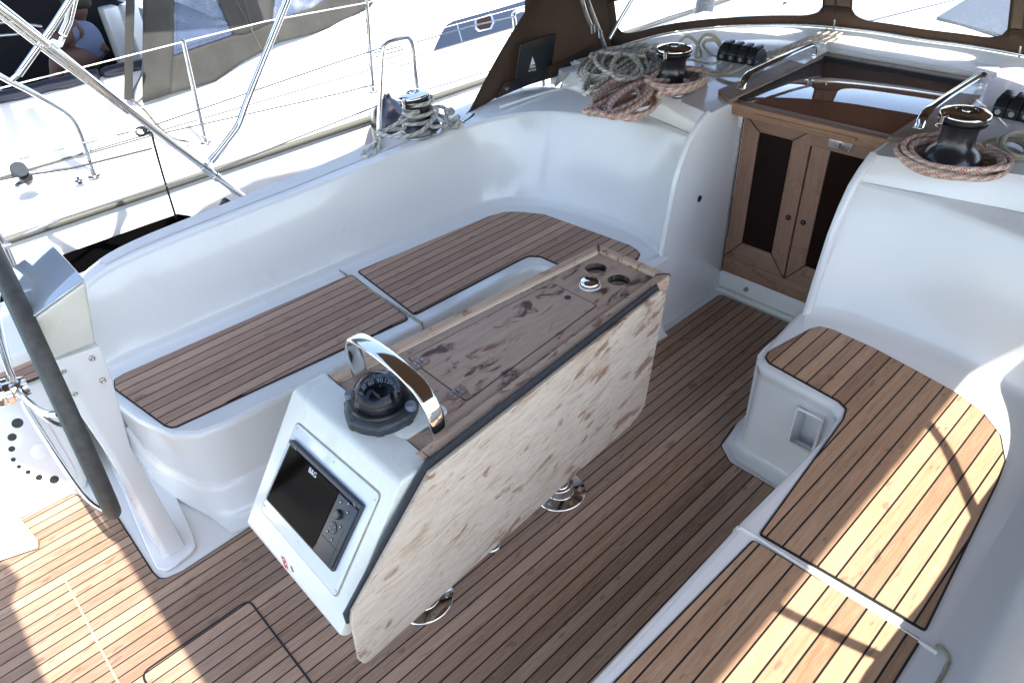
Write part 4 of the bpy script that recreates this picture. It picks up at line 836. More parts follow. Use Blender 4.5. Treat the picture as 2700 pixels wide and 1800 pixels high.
# ================================================================== SPRAYHOOD
sh=thing('sprayhood','brown canvas sprayhood with clear vinyl windscreen windows over the companionway','sprayhood',(3.6,YC,1.1))
def ztop(p): return Vector((p.x-.30*(1 if p.x>3.3 else max(.2,(p.x-2.9)/.4)),YC+(p.y-YC)*.90,p.z+.58))
base=cr([(3.30,2.725,1.075),(3.62,2.565,1.115),(3.90,2.285,1.135),(4.06,1.955,1.15),(4.10,1.625,1.155),(4.09,YC,1.155),(4.10,2*YC-1.625,1.155),(4.06,2*YC-1.955,1.15),(3.90,2*YC-2.285,1.135),(3.62,2*YC-2.565,1.115),(3.30,2*YC-2.725,1.075)],16)
def W_(i,t,off=0):
    p=base[i];q=ztop(p); nn=Vector((base[min(i+1,len(base)-1)].y-base[max(i-1,0)].y,-(base[min(i+1,len(base)-1)].x-base[max(i-1,0)].x),0)); nn=nn.normalized() if nn.length else Vector((1,0,0)); nn=nn if nn.dot(Vector((1,0,0)))>=0 or nn.dot(p-Vector((3,YC,0)))>0 else -nn
    return p.lerp(q,t)+nn*off+Vector((0,0,0))
nb=len(base)-1
def yi(y): return min(range(nb+1),key=lambda i:abs(base[i].y-y) if (base[i].x>3.2) else 9)
pil=[(yi(1.885),yi(1.735)),(yi(2*YC-1.735),yi(2*YC-1.885))]
wins=[(3,pil[0][0]),(pil[0][1],pil[1][0]),(pil[1][1],nb-3)]
def tlow(i):
    t=.085
    for a,b in wins:
        if a<=i<=b:
            d=min(i-a,b-i); 
            if d<6: t=.085+.10*(1-math.sqrt(max(0,1-((6-d)/6)**2)))
            return t
    return 1.0
def band(rng,lo,hi,name,mat,off=0,nv=8,thick=.004,par=None):
    rows=[]
    for i in rng: rows.append([W_(i,lo(i)+(hi(i)-lo(i))*k/nv,off) for k in range(nv+1)])
    o=MB().loft(rows).build(name,M[mat],par or sh,smooth=True)
    sm=o.modifiers.new('solid','SOLIDIFY'); sm.thickness=thick; sm.offset=0
    return o
band(range(0,nb+1),lambda i:0,lambda i:tlow(i) if tlow(i)<1 else .20,'lower_band','canvas')
for a,b in pil:
    pm=band(range(a,b+1),lambda i:.15,lambda i:1,'window_pillar','canvastan',.001)
    for k in (a,b,(a+b)//2):
        MB().tube([W_(k,.12,-.004),W_(k,1,-.004)],.0045,6,flat=.5).build('piping',M['canvas'],pm,smooth=True)
    MB().tube([W_((a+b)//2,.07,-.01),W_((a+b)//2,.0,-.012),W_((a+b)//2,-.05,-.012)],.005,8,flat=.5).build('zip_pull',M['steel'],pm,smooth=True)
band(range(0,4),lambda i:0,lambda i:1,'window_pillar','canvas',.001); band(range(nb-3,nb+1),lambda i:0,lambda i:1,'window_pillar','canvas',.001)
for a,b in wins:
    band(range(a,b+1),lambda i:.06,lambda i:.46,'window_pane','vinyl',.002,thick=.0008)
    MB().tube([W_(i,tlow(i) if i not in(a,b) else .185,-.003) for i in range(a,b+1)],.0042,6,flat=.6).build('window_piping',M['canvas'],sh,smooth=True)
band(range(0,nb+1),lambda i:.45,lambda i:1,'upper_band','canvas')
MB().tube([W_(i,0,-.012) for i in range(0,nb+1)],.008,8).build('bolt_rope_track',M['steel'],boat,smooth=True)
# roof
hoop_f=[ztop(p) for p in base[::8]]; hoop_a=[]
for i,p in enumerate(hoop_f):
    k=i/(len(hoop_f)-1); a=math.pi*k; hoop_a.append(Vector((2.75,YC+1.50*math.cos(a),1.30+.75*math.sin(a)**.6)))
def mixp(a,b,t): q=a.lerp(b,t); q.z+=.10*math.sin(math.pi*t)*(1 if a.z>1.55 else .4); return q
rows=[[mixp(a,b,k/8) for k in range(9)] for a,b in zip(hoop_f,hoop_a)]
o=MB().loft(rows).build('roof',M['canvas'],sh,smooth=True); sm=o.modifiers.new('solid','SOLIDIFY'); sm.thickness=.004
# side panels down to the coaming
def side(sd):
    f=lambda p:Vector((p[0],p[1] if sd>0 else 2*YC-p[1],p[2]))
    lower=[f(p) for p in ((2.40,2.955,.898),(2.60,2.965,.925),(2.80,2.945,.945),(3.0,2.865,.97),(3.18,2.79,1.03),(3.30,2.725,1.075))]
    upper=[f(p) for p in ((2.86,2.905,1.38),(2.95,2.90,1.45),(3.02,2.87,1.50),(3.08,2.80,1.55),(3.15,2.72,1.60),(3.20,2.66,1.66))]
    rows=[]
    for a,b in zip(lower,upper):
        rows.append([a.lerp(b,k/6)+Vector((0,sd*.02*math.sin(math.pi*k/6),0)) for k in range(7)])
    top=[f(p) for p in ((2.80,2.72,1.62),(2.85,2.72,1.66),(2.9,2.71,1.70),(2.97,2.68,1.72),(3.02,2.65,1.74),(3.05,2.6,1.76))]
    rows=[r+[t_] for r,t_ in zip(rows,top)]
    # extend the aft hem upwards to the hoop
    o=MB().loft(rows).build('side_panel',M['canvas'],sh,smooth=True); sm=o.modifiers.new('solid','SOLIDIFY'); sm.thickness=.004
    MB().tube([rows[0][k] for k in range(7)],.005,8).build('hem',M['canvas'],sh,smooth=True)
    fl_=MB().loft([[a+Vector((0,-sd*.008,-.0)),a.lerp(b,.13)+Vector((0,-sd*.010,0))] for a,b in list(zip(lower,upper))[1:5]]).build('snap_flap',M['canvas'],sh,smooth=True); sm=fl_.modifiers.new('solid','SOLIDIFY'); sm.thickness=.005
    for t_ in (1.25,2.25,3.35):
        i=int(t_);k=t_-i; p=lower[i].lerp(lower[i+1],k).lerp(upper[i].lerp(upper[i+1],k),.065)+Vector((0,-sd*.014,0)); MB().lathe([(.013,0),(.012,.003),(.006,.005),(.001,.005)],p,20,(0,-sd,.1)).build('snap_button',M['steel'],sh,smooth=True)
    return lower,upper
lo_,up_=side(1); side(-1)
# black pocket with the sailmaker's print
pe=[at(1374,116,y=2.885),at(1464,86,y=2.885),at(1437,208,y=2.915),at(1352,240,y=2.915)]
pe=[at(1371,118,y=2.87),at(1465,87,y=2.87),at(1450,190,y=2.885),at(1438,207,y=2.887),at(1353,240,y=2.89)]
pnr=(pe[1]-pe[0]).cross(pe[-1]-pe[0]).normalized(); pnr=pnr if pnr.dot(CAM-pe[0])>0 else -pnr
rows=[]
pk_=MB().slab(pe,pnr,.006).build('pocket',M['pocket'],sh,bevel=.002)
pc_=lambda px,py:onplane(px,py,pe[0]+pnr*.0075,pnr)
ex=(pc_(1430,176)-pc_(1400,182)).normalized(); ey=(pc_(1404,150)-pc_(1406,170))
text('pocket_print','NAUTI\nSATTLER',.0155,M['whiteprint'],pk_,pc_(1404,182),ex,ey,off=.0)
for tri in (((1404,150),(1411,170),(1398,172)),((1396,173),(1412,174),(1409,177),(1398,176))): MB().slab([pc_(*q) for q in tri],pnr,.0006).build('pocket_emblem',M['whiteprint'],pk_)
# sprayhood bows
bw=[at(1603,150,z=1.06),at(1575,70,y=2.84),at(1552,15,y=2.86),at(1540,-40,y=2.88)]; bw[0]=at(1603,150,y=2.74)
b1=MB().tube(cr([at(1603,150,y=2.70),at(1578,78,y=2.72),at(1553,12,y=2.74),at(1535,-50,y=2.74)],6),.0125,14).build('bow_tube',M['dullsteel'],sh,smooth=True)
MB().tube(cr([at(1560,74,y=2.72),at(1543,30,y=2.73),at(1530,-20,y=2.74),at(1520,-70,y=2.74)],6),.0125,14).build('bow_tube',M['dullsteel'],sh,smooth=True)
for q in ((1594,124),(1582,88),(1563,76)): 
    p=at(*q,y=2.712); MB().tube([p+Vector((0,0,-.02)),p+Vector((-.006,0,.02))],.0155,14).build('tube_joint',M['chrome'],b1,smooth=True)
MB().tube(cr([at(1607,103,y=2.66),at(1635,52,y=2.64),at(1672,-10,y=2.6)],6),.011,14).build('bow_tube',M['chrome'],sh,smooth=True)
# lashing straps at the hem corner
MB().tube(cr([at(1250,300,z=.905),at(1238,312,z=.895),at(1222,322,z=.89),at(1217,324,z=.885)],4),.006,8,flat=.5).build('strap',M['blackmat'],sh,smooth=True)
MB().tube(cr([at(1258,282,z=.93),at(1240,290,z=.91),at(1216,320,z=.885)],4),.005,8,flat=.5).build('strap',M['blackmat'],sh,smooth=True)
# small chrome eye and track along the coaming under the sprayhood
MB().tube([at(1318,283,z=.925),at(1420,250,z=.94),at(1520,222,z=.955)],.007,8).build('sprayhood_track',M['white'],boat,smooth=True)
for q in ((1220,326),(990,372+8),):
    p=at(*q,z=.885); MB().lathe([(.014,0),(.012,.010),(.007,.014),(.001,.015)],p,16).build('deck_eye',M['chrome'],boat,smooth=True)
# ================================================================== BIMINI (over the cockpit) and added unseen aft awning
bi=thing('bimini','brown canvas bimini stretched over the cockpit on folded steel hoops','bimini',(1.6,YC,2.25))
def awn(poly,par,name,z=2.25,cam_=.0):
    return MB().prism(poly,z,z+.006).build(name,M['canvas'],par)
awn([(.02,-.86),(3.25,-.86),(3.25,2.80),(2.6,2.84),(2.1,2.79),(1.6,2.83),(1.25,2.80),(1.05,2.74),(.97,2.66),(.85,2.5),(.4,2.4),(-1.5,2.35),(-1.5,1.80),(-.4,1.74),(-.2,1.56),(-.1,1.42),(.01,1.26)],bi,'bimini_canopy',2.35)
aw=thing('added_awning','added brown awning out of view behind the bimini, shading the aft sole','awning',(-.8,.6,2.27))
awn([(-2.4,-.86),(-.35,-.86),(-.35,.87),(-.30,.95),(-.32,1.07),(-.45,1.14),(-2.4,1.02)],aw,'added_awning_sheet',2.37)  # unseen sheet added to block sun from the aft sole
YB=3.2
def by(px,py,y=YB): return at(px,py,y=y)
for xx in (2.1,):
    pass
main=[by(690,557),by(647,524),by(536,440),by(329,281),by(134,124),by(0,18),by(-120,-76)]
fr_=MB().tube(cr(main,4),.0155,18).build('hoop_tube',M['chrome'],bi,smooth=True)
MB().tube([by(336,299),by(240,226),by(120,137),by(0,44),by(-60,-2)],.012,12,flat=.6).build('folded_hoop',M['steel'],bi,smooth=True)
MB().tube(cr([by(562,418),by(592,380),by(618,346),by(628,330),by(636,310),by(658,249),by(727,77),by(758,0),by(785,-70)],4),.0145,16).build('hoop_tube',M['chrome'],bi,smooth=True)
for a,b in (((548,433),(528,445)),((536,440),(560,455)),((578,465),(568,480)),((556,412),(573,398)),((130,98),(146,112)),((202,172),(212,182))): pass
for q,dq_ in (((545,446),(10,8)),((571,467),(5,4)),((138,127),(9,7))):
    p=by(q[0],q[1]); MB().tube([by(q[0]-dq_[0],q[1]-dq_[1]),by(q[0]+dq_[0],q[1]+dq_[1])],.0205,18).build('tube_clamp',M['steel'],fr_,smooth=True)
p0,p1=by(543,440),by(556,424); MB().tube([p0,p1],.012,4,flat=.5).build('hinge_fork',M['steel'],fr_,bevel=.002)
MB().tube([by(555,426),by(570,408)],.0175,14).build('tube_end',M['steel'],fr_,smooth=True)
for pth in (((1.40,-.45,.70),(1.34,-.45,.85),(1.26,-.45,1.36),(1.21,-.45,1.70),(1.14,-.45,2.34)),((1.42,-.45,.95),(1.60,-.45,1.05),(1.98,-.45,1.45),(2.18,-.45,1.73),(2.45,-.45,2.34))):
    MB().tube(cr(pth,5),.016,14).build('hoop_tube',M['chrome'],bi,smooth=True)
# sun-struck second tube pair at the far left
MB().tube([by(48,198,3.2),by(95,132,3.2),by(140,70,3.22),by(185,0,3.25),by(215,-60,3.25)],.0125,14).build('strut_tube',M['chrome'],bi,smooth=True)
MB().tube([by(165,92,3.25),by(180,60,3.26),by(197,-10,3.28),by(205,-50,3.28)],.014,14).build('strut_tube',M['chrome'],bi,smooth=True)
MB().tube([by(165,100,3.25),by(158,118,3.24),by(140,110,3.2)],.010,10).build('hinge_fork',M['steel'],bi,smooth=True)
MB().tube([by(30,212,3.2),by(48,196,3.2)],.009,10).build('hinge_fork',M['steel'],bi,smooth=True)
# ================================================================== GUARD RAIL GATES AND WIRES (our side)
def gate(pts,lab,r=.0125):
    t=thing('rail_gate',lab,'gate stanchion',tuple(pts[0]),'steel gate stanchions'); MB().tube(cr(pts,6),r,14).build('hoop',M['chrome'],t,smooth=True)
    for p in (pts[0],pts[-1]): MB().lathe([(.03,0),(.03,.006),(.018,.012),(.016,.05)],p,20).build('socket',M['steel'],t,smooth=True)
    return t
gy=3.3
g1_=[Vector((at(1000,372,y=gy).x,gy,.57)),at(1000,372,y=gy),at(1004,200,y=gy),at(1008,135,y=gy),at(1014,117,y=gy),at(1030,108,y=gy),at(1068,99,y=gy),at(1080,103,y=gy),at(1088,125,y=gy),at(1098,215,y=gy),Vector((at(1100,240,y=gy).x+.02,gy,.57))]
gate(g1_,'tall steel hoop stanchion standing behind the rope-wrapped coaming winch')
g2_=[Vector((at(1366,190,y=gy).x+.0,gy,.57)),at(1366,170,y=gy),at(1357,60,y=gy),at(1354,42,y=gy),at(1363,30,y=gy),at(1385,26,y=gy),at(1405,34,y=gy),at(1412,60,y=gy),at(1425,120,y=gy),Vector((at(1435,170,y=gy).x,gy,.57))]
gate(g2_,'steel hoop stanchion just left of the brown sprayhood side')
def wire(pts,lab,r=.0038,mat='wire',screw=None):
    o=MB().tube(pts,r,8).build('guard_wire',M[mat],None,smooth=True); tag(o,lab,'guard wire','stainless guard wires')
    if screw:
        for (i,t0,t1,rr) in screw:
            a=pts[i].lerp(pts[i+1],t0);b=pts[i].lerp(pts[i+1],t1); MB().tube([a,a.lerp(b,.12),a.lerp(b,.88),b],[rr*.5,rr,rr,rr*.5],12).build('turnbuckle',M['steel'],o,smooth=True)
    return o
u=[at(-30,437,y=gy),at(360,344,y=gy),at(416,327,y=gy),at(900,161,y=gy),at(1009,126,y=gy)]
wire(u,'upper guard wire crossing behind the bimini hoop to the gate stanchion',screw=[(3,.55,.85,.005)])
l=[at(-40,660,y=gy-.03),at(10,640,y=gy-.03),at(160,577,y=gy-.03),at(574,448,y=gy),at(800,357,y=gy),at(1003,276,y=gy)]
wire(l,'lower guard wire with a long turnbuckle at the left',screw=[(1,.33,.98,.0075),(4,.65,.9,.005)])
l2=[at(1098,112,y=gy),at(1240,70,y=gy),at(1356,44,y=gy)]; wire(l2,'short guard wire bridging the two gate stanchions')
l3=[at(1105,243,y=gy),at(1290,188,y=gy),at(1364,166,y=gy)]; wire(l3,'lower gate wire between the two gate stanchions',screw=[(1,.0,.5,.0045)])
# black ring block and lanyard on the upper wire
rb=thing('ring_block','black double ring block hanging on the upper guard wire by the bimini hoop','block',tuple(at(380,345,y=gy)))
for q,rr in (((372,347),.022),((389,342),.017)):
    c0=at(*q,y=gy-.01); MB().tube([c0+r2*rr*math.cos(a)-d2*rr*math.sin(a)*.8 for a in [2*math.pi*k/20 for k in range(21)]],.0058,10).build('ring',M['black'],rb,smooth=True)
MB().lathe([(.012,-.01),(.015,0),(.012,.01)],at(396,338,y=gy-.01),16).build('sheave',M['black'],rb,smooth=True)
o=MB().tube(cr([at(398,342,y=gy),at(408,385,y=3.5),at(435,480,y=3.75),at(470,592,y=3.93)],4),.0055,8).build('fender_line',M['blackmat'],None,smooth=True); tag(o,'black lanyard running from the guard wire down to the black fender','rope')
# small black cleat outboard of the coaming
cl=MB().tube(cr([at(580,552,z=.72),at(586,538,z=.76),at(593,529,z=.78),at(601,534,z=.77),at(606,545,z=.73)],4),.014,10).build('fairlead',M['black'],None,smooth=True); tag(cl,'small black fairlead poking above the coaming below the bimini hoop','fairlead')
# our aft pushpit leg, lower left
pp=thing('stern_rail','steel pushpit tube ending in a fork below the guard wire at the left edge','rail',tuple(at(0,600,y=3.1)))
MB().tube([at(-30,585,y=gy-.03),at(10,640,y=gy-.03),at(45,720,y=gy-.03),at(90,800,y=gy-.03)],.0125,14).build('rail_tube',M['chrome'],pp,smooth=True)
MB().tube([at(8,652,y=gy-.05),at(30,645,y=gy-.05)],.009,8).build('wire_fork',M['steel'],pp,smooth=True)
# ================================================================== HELM: PEDESTAL AND WHEEL
pd=thing('steering_pedestal','white steering pedestal with a tilted glossy top reflecting the sky','pedestal',(.17,2.2,0))
fp=[at(*q,z=.035) for q in ((300,1180),(350,1300),(410,1440),(430,1478),(455,1488),(500,1450),(508,1432),(500,1400),(455,1300),(400,1200))]
f0=[at(*q,z=.008) for q in ((285,1180),(340,1330),(404,1480),(425,1502),(452,1500),(512,1452),(514,1428),(503,1395),(460,1300),(405,1190))]
MB().prism([(p.x,p.y) for p in cr([(q.x,q.y,0) for q in f0],4,True)],.006,.018).build('base_flange',M['gelclean'],pd,bevel=.005,seg=3,ang=50)
# column sections: (near-edge left px, near-edge right px) on the inboard face at y, plus depth
secs=[((430,1470),(490,1440),.12),((290,1208),(345,1178),.09),((132,975),(290,985),.16),((120,955),(262,912),.18)]
rows=[]
for a,b,dp in secs:
    A=at(*a,y=2.175);B=at(*b,y=2.175)
    if dp==.16: B=at(296,1000,y=2.175)
    rows.append([A+Vector((0,dp,0)),A,A.lerp(B,.22)+Vector((0,-.010,0)),B,B+Vector((0,dp,0))])
MB().loft(rows,closed=True,caps=True).build('column',M['gelclean'],pd,bevel=.004,seg=2,ang=8)
for q in ((167,979),(243,945),(197,1037),(271,1003)):
    p=at(*q,y=2.167); MB().lathe([(.0085,-.004),(.0085,.002),(.005,.004),(.002,.002)],p,16,(0,-1,0)).build('screw',M['dullsteel'],pd,smooth=True)
# head box with glossy tilted top
tq=[at(134,639,z=1.2),at(226,740,z=1.2),at(71,852,z=1.145),at(3,734,z=1.145)]
bq=[at(253,905,y=2.165),at(122,955,y=2.165)]
top=[tq[0],tq[1],tq[2],tq[3]]
bot=[Vector((bq[0].x,bq[0].y+.26,bq[0].z)),bq[0],bq[1],Vector((bq[1].x,bq[1].y+.26,bq[1].z))]
mb=MB(); mb.loft([[p+Vector((0,0,-.004)) for p in top],[t_.lerp(b_,.12) for t_,b_ in zip(top,bot)],[t_.lerp(b_,.5)+Vector((0,-.004,0)) for t_,b_ in zip(top,bot)],bot],closed=True,caps=True); mb.build('head_housing',M['gelpod'],pd,bevel=.010,seg=3)
def gloss():
    n=N('glossy_cover'); n.setp(Base_Color=(.40,.46,.52),Roughness=.02); n.p.inputs['Coat Weight'].default_value=1; n.p.inputs['Coat IOR'].default_value=2.2; n.p.inputs['Coat Roughness'].default_value=.01; return n.m
M['gloss']=gloss()
nrm=(top[1]-top[0]).cross(top[3]-top[0]).normalized(); nrm=nrm if nrm.z>0 else -nrm
MB().slab([p+nrm*.001 for p in top],nrm,.006).build('glossy_cover',M['gloss'],pd,bevel=.004,seg=3)
# wheel
hub=at(92,1008,y=2.42); wn_=ray(0,730).cross(ray(300,1380)).normalized(); wn_=wn_ if wn_.x>0 else -wn_
hub=onplane(88,1015,CAM,wn_) if False else hub
hub=hub-wn_*((hub-CAM).dot(wn_))+wn_*0.0
e1=Vector((0,1,0)); e1=(e1-wn_*e1.dot(wn_)).normalized(); e2=wn_.cross(e1)
wh=None
# radius from the lowest visible point of the rim
dtan=ray(303,1372).normalized(); hv=hub-CAM; Rw=(hv-dtan*hv.dot(dtan)).length-.028
WR=Rw
rim=[hub+e1*WR*math.cos(a)+e2*WR*math.sin(a)+wn_*.012 for a in [2*math.pi*k/96 for k in range(97)]]
MB().tube(rim,.0245,18,cap=False).build('steering_wheel',M['leather'],pd,smooth=True); wh=[o for o in pd.children if o.name.startswith('steering_wheel')][0]; wh['label']='worn grey leather wrapped wheel rim'
MB().tube([p+wn_*-.0235 for p in rim],.0035,6,cap=False).build('rim_stitching',M['teal'],wh,smooth=True)
hubp=hub-wn_*.085
for k in range(5):
    a=math.radians(18+72*k); d_=e1*math.cos(a)+e2*math.sin(a); MB().tube(cr([hubp+d_*.03,hubp+d_*.12+wn_*.005,hub+d_*(WR-.10)-wn_*.045,hub+d_*(WR-.015)-wn_*.01],5),.0095,12).build('spoke',M['chrome'],wh,smooth=True)
hn_=MB().lathe([(.030,.03),(.034,.015),(.034,-.005),(.028,-.008),(.028,-.014),(.043,-.018),(.044,-.034),(.036,-.038),(.036,-.044),(.043,-.048),(.040,-.060),(.020,-.066),(.001,-.067)],hubp,36,wn_,fn=lambda t,r,z:1+(.03*math.cos(10*t) if z<-.016 else 0)).build('hub_knob',M['chrome'],wh,smooth=True)
# ================================================================== NEIGHBOURING YACHT
nb_=thing('neighbouring_yacht','white yacht moored alongside in full sun, cockpit at the top left','sailing yacht',(2.5,6,0))
pr1=[(4.08,-1.1),(4.05,.30),(4.04,.60),(4.075,.69),(4.10,.715),(4.17,.727),(4.56,.735),(4.60,.745),(4.63,.765),(4.95,.975),(5.0,.99),(5.06,.992)]
pr2=pr1[:-3]+[(5.15,1.106),(5.2,1.13),(5.26,1.14)]
MB().loft([[(x,y,z) for y,z in (pr1 if x<2.0 else pr2)] for x in (-4,-2,0,1.7,2.6,4,8,11)]).build('hull',M['neigh'],nb_,smooth=True)
MB().loft([[(x,y,z) for y,z in ((5.26,1.14),(5.5,1.16),(6.3,1.19),(7.2,1.02),(7.6,.75),(8.3,.70),(8.35,-1.1))] for x in (2.1,4,8,11)]).build('cabin_roof',M['neigh'],nb_,smooth=True)
wl=[(5.06,.992),(5.08,.98),(5.10,.62),(5.14,.58),(5.60,.58),(5.62,.2),(7.0,.2),(7.02,.58),(7.5,.58),(7.55,1.0),(7.7,1.0),(8.3,.7),(8.35,-1.1)]
MB().loft([[(x,y,z) for y,z in wl] for x in (-4,-1,1.95)]).build('cockpit_well',M['neigh'],nb_,smooth=True)
MB().box((1.93,5.06,.15),(2.12,7.6,1.13)).build('cockpit_bulkhead',M['neigh'],nb_)
MB().tube([(x,4.035,.615) for x in (-4,0,4,8,11)],.021,10,flat=1).build('rubbing_strake',M['rub'],nb_,smooth=True)
MB().tube([at(-20,478,y=4.155),at(400,358,y=4.155),at(900,246,y=4.155),at(980,225,y=4.155)],.007,8,flat=.6).build('genoa_track',M['ring'],nb_,smooth=True)
MB().tube([(x,4.16,.742) for x in (-3,-.2)],.01,8).build('toe_rail',M['steel'],nb_,smooth=True)
MB().tube([(x,4.57,.742) for x in (-3,0,3,9)],.004,6).build('deck_seam',M['rub'],nb_,smooth=True)
MB().tube([(2.9,4.4,.76),(4.6,4.4,.765)],.012,8,flat=.5).build('jib_track',M['dullsteel'],nb_,smooth=True)
# coaming cushion rolls
cz=1.012
def crx(px,py): return at(px,py,z=cz)
pts=[crx(-60,300),crx(0,278),crx(60,262),crx(140,238),crx(180,226),crx(240,205),crx(262,200)]
MB().tube([Vector((p.x,5.03+.02*(i%2),cz)) for i,p in enumerate(pts)],[.05]*len(pts),16,flat=.72,up=(0,0,1)).build('coaming_pad',M['navy'],nb_,smooth=True)
pts=[crx(272,196),crx(280,188),crx(330,178),crx(400,158)]
MB().tube([Vector((p.x,5.04,cz)) for p in pts],[.035,.05,.05,.04],16,flat=.72,up=(0,0,1)).build('coaming_pad',M['navy'],nb_,smooth=True)
# cabin window and its trim; vents
sn=Vector((0,-.21,.32)).normalized(); sp0=Vector((0,4.63,.765))
def sd_(px,py,off=.002): return onplane(px,py,sp0+sn*off,sn)
wv=[(1133,149),(1140,139),(1165,85),(1178,66),(1195,57),(1300,28),(1420,-8),(1520,-30),(1500,60),(1380,92)]
M['cabinglass']=simple('cabin_glass',(.018,.024,.04),.05,spec=.5)
cw=MB().slab([sd_(*q) for q in wv],sn,.006).build('cabin_window',M['cabinglass'],nb_,bevel=.002)
for q in (((1204,62),(1218,112)),): MB().tube([sd_(*a,.010) for a in q],.006,8).build('window_bar',M['steel'],cw,smooth=True)
ph=[sd_(*q,.010) for q in ((1250,52),(1296,36),(1304,60),(1296,78),(1262,86),(1252,78))]; MB().slab(ph,sn,.004).build('porthole',M['steel'],cw,bevel=.003); c_=sum(ph,Vector())/6; MB().slab([c_+(p-c_)*.78+sn*.002 for p in ph],sn,.004).build('porthole_glass',M['tinted'],cw)
for a,b in (((985,140),(1062,121)),((985,152),(1064,130)),((990,163),(1062,143))):
    MB().tube([sd_(*a,.002),sd_(*b,.002)],.0075,8,flat=.5).build('vent_slot',M['black'],nb_,smooth=True)
MB().tube([sd_(950,176,.02),sd_(1020,158,.03),sd_(1110,132,.02)],.008,8).build('handrail',M['steel'],nb_,smooth=True)
MB().tube([at(1092,228,y=4.45),at(1230,190,y=4.45)],.011,8,flat=.5).build('deck_track',M['dullsteel'],nb_,smooth=True)
MB().tube([at(1230,134,y=4.5),at(1290,115,y=4.5),at(1400,85,y=4.5)],.012,10).build('deck_track',M['dullsteel'],nb_,smooth=True)
# stanchions
def stan(b,t,lab,y=4.17,r=.0125):
    B=at(*b,y=y); T=at(*t,y=y); T.x=B.x+(T.x-B.x)
    s=thing('stanchion',lab,'stanchion',tuple(B),'neighbouring yacht stanchions'); MB().tube([B,T],[r,r*.9],14).build('post',M['steel'],s,smooth=True); MB().lathe([(.032,0),(.032,.006),(.018,.010),(.017,.04),(.0135,.042)],B,18).build('socket',M['steel'],s,smooth=True)
    MB().lathe([(.0135,-.004),(.0135,.008),(.006,.013)],T,12).build('cap',M['steel'],s,smooth=True); return T
T1=stan((543,378),(483,111),'slim steel stanchion in front of the grey canvas panel with windows')
T2=stan((984,245),(967,8),'slim steel stanchion with a looped black cord behind the gate hoop')
s=MB().tube(cr([at(962,10,y=4.17),at(950,30,y=4.16),at(947,60,y=4.16),at(955,100,y=4.16),at(963,108,y=4.16),at(968,70,y=4.16),at(958,30,y=4.16),at(966,14,y=4.17)],5),.0028,6).build('cord',M['blackmat'],None,smooth=True); tag(s,'thin black cord looped over the neighbouring stanchion top','cord')
s=MB().tube(cr([at(966,12,y=4.15),at(975,80,y=4.14),at(971,150,y=4.12),at(985,215,y=4.05),at(1002,262,y=3.98)],5),.0028,6).build('cord',M['blackmat'],None,smooth=True); tag(s,'thin black fender cord running down beside the neighbouring stanchion','cord')
ppn=thing('pushpit_rail','bent steel pushpit rail of the neighbouring yacht curving down to the deck','rail',tuple(at(248,462,y=4.17)),)
MB().tube(cr([at(248,462,y=4.17),at(236,425,y=4.17),at(212,355,y=4.17),at(195,320,y=4.17),at(178,300,y=4.17),at(150,282,y=4.17),at(80,242,y=4.17),at(20,212,y=4.17),at(-40,178,y=4.17)],6),.0135,14).build('rail_tube',M['chrome'],ppn,smooth=True)
MB().lathe([(.034,0),(.034,.006),(.02,.010),(.018,.05)],at(249,466,y=4.17),18).build('socket',M['steel'],ppn,smooth=True)
wire([at(-30,241,y=4.17),T1+Vector((0,0,.0)),at(700,57,y=4.17),T2,at(1060,-18,y=4.17)],'pale coated guard wire running across the neighbouring grey canvas',.0036,'whitewire')
wire([Vector((-.5,4.17,1.02)),Vector((1.4,4.17,1.01)),Vector((2.6,4.17,1.0)),Vector((5,4.17,1.0))],'thin lower guard wire along the neighbouring deck',.0022,'whitewire')
# turning block, deck filler on the neighbour's quarter
tbk=thing('turning_block','grey turning block with a line on the neighbouring side deck at the left edge','block',tuple(at(60,470,y=4.15)))
MB().lathe([(.036,-.012),(.040,-.006),(.040,.006),(.036,.012)],at(50,448,y=4.13),24,(.3,-.8,.5)).build('cheek',M['ring'],tbk,smooth=True)
MB().lathe([(.030,-.012),(.032,0),(.030,.014)],at(68,470,y=4.13),24,(.2,-.6,.8)).build('cheek',M['black'],tbk,smooth=True)
MB().lathe([(.045,0),(.04,.012),(.02,.02)],at(62,486,y=4.15),20).build('foot',M['steel'],tbk,smooth=True)
o=MB().tube([at(-40,482,y=4.13),at(45,465,y=4.13),at(180,446,y=4.14),at(400,392,y=4.15)],.006,8).build('control_line',M['ring'],None,smooth=True); tag(o,'dark control line led through the turning block along the neighbouring deck','rope')
o=MB().lathe([(.022,0),(.022,.012),(.012,.02),(.012,.03),(.001,.031)],at(210,482,y=4.13),20).build('deck_fitting',M['chrome'],None,smooth=True); tag(o,'small chrome deck fitting in front of the bent pushpit rail','deck fitting')
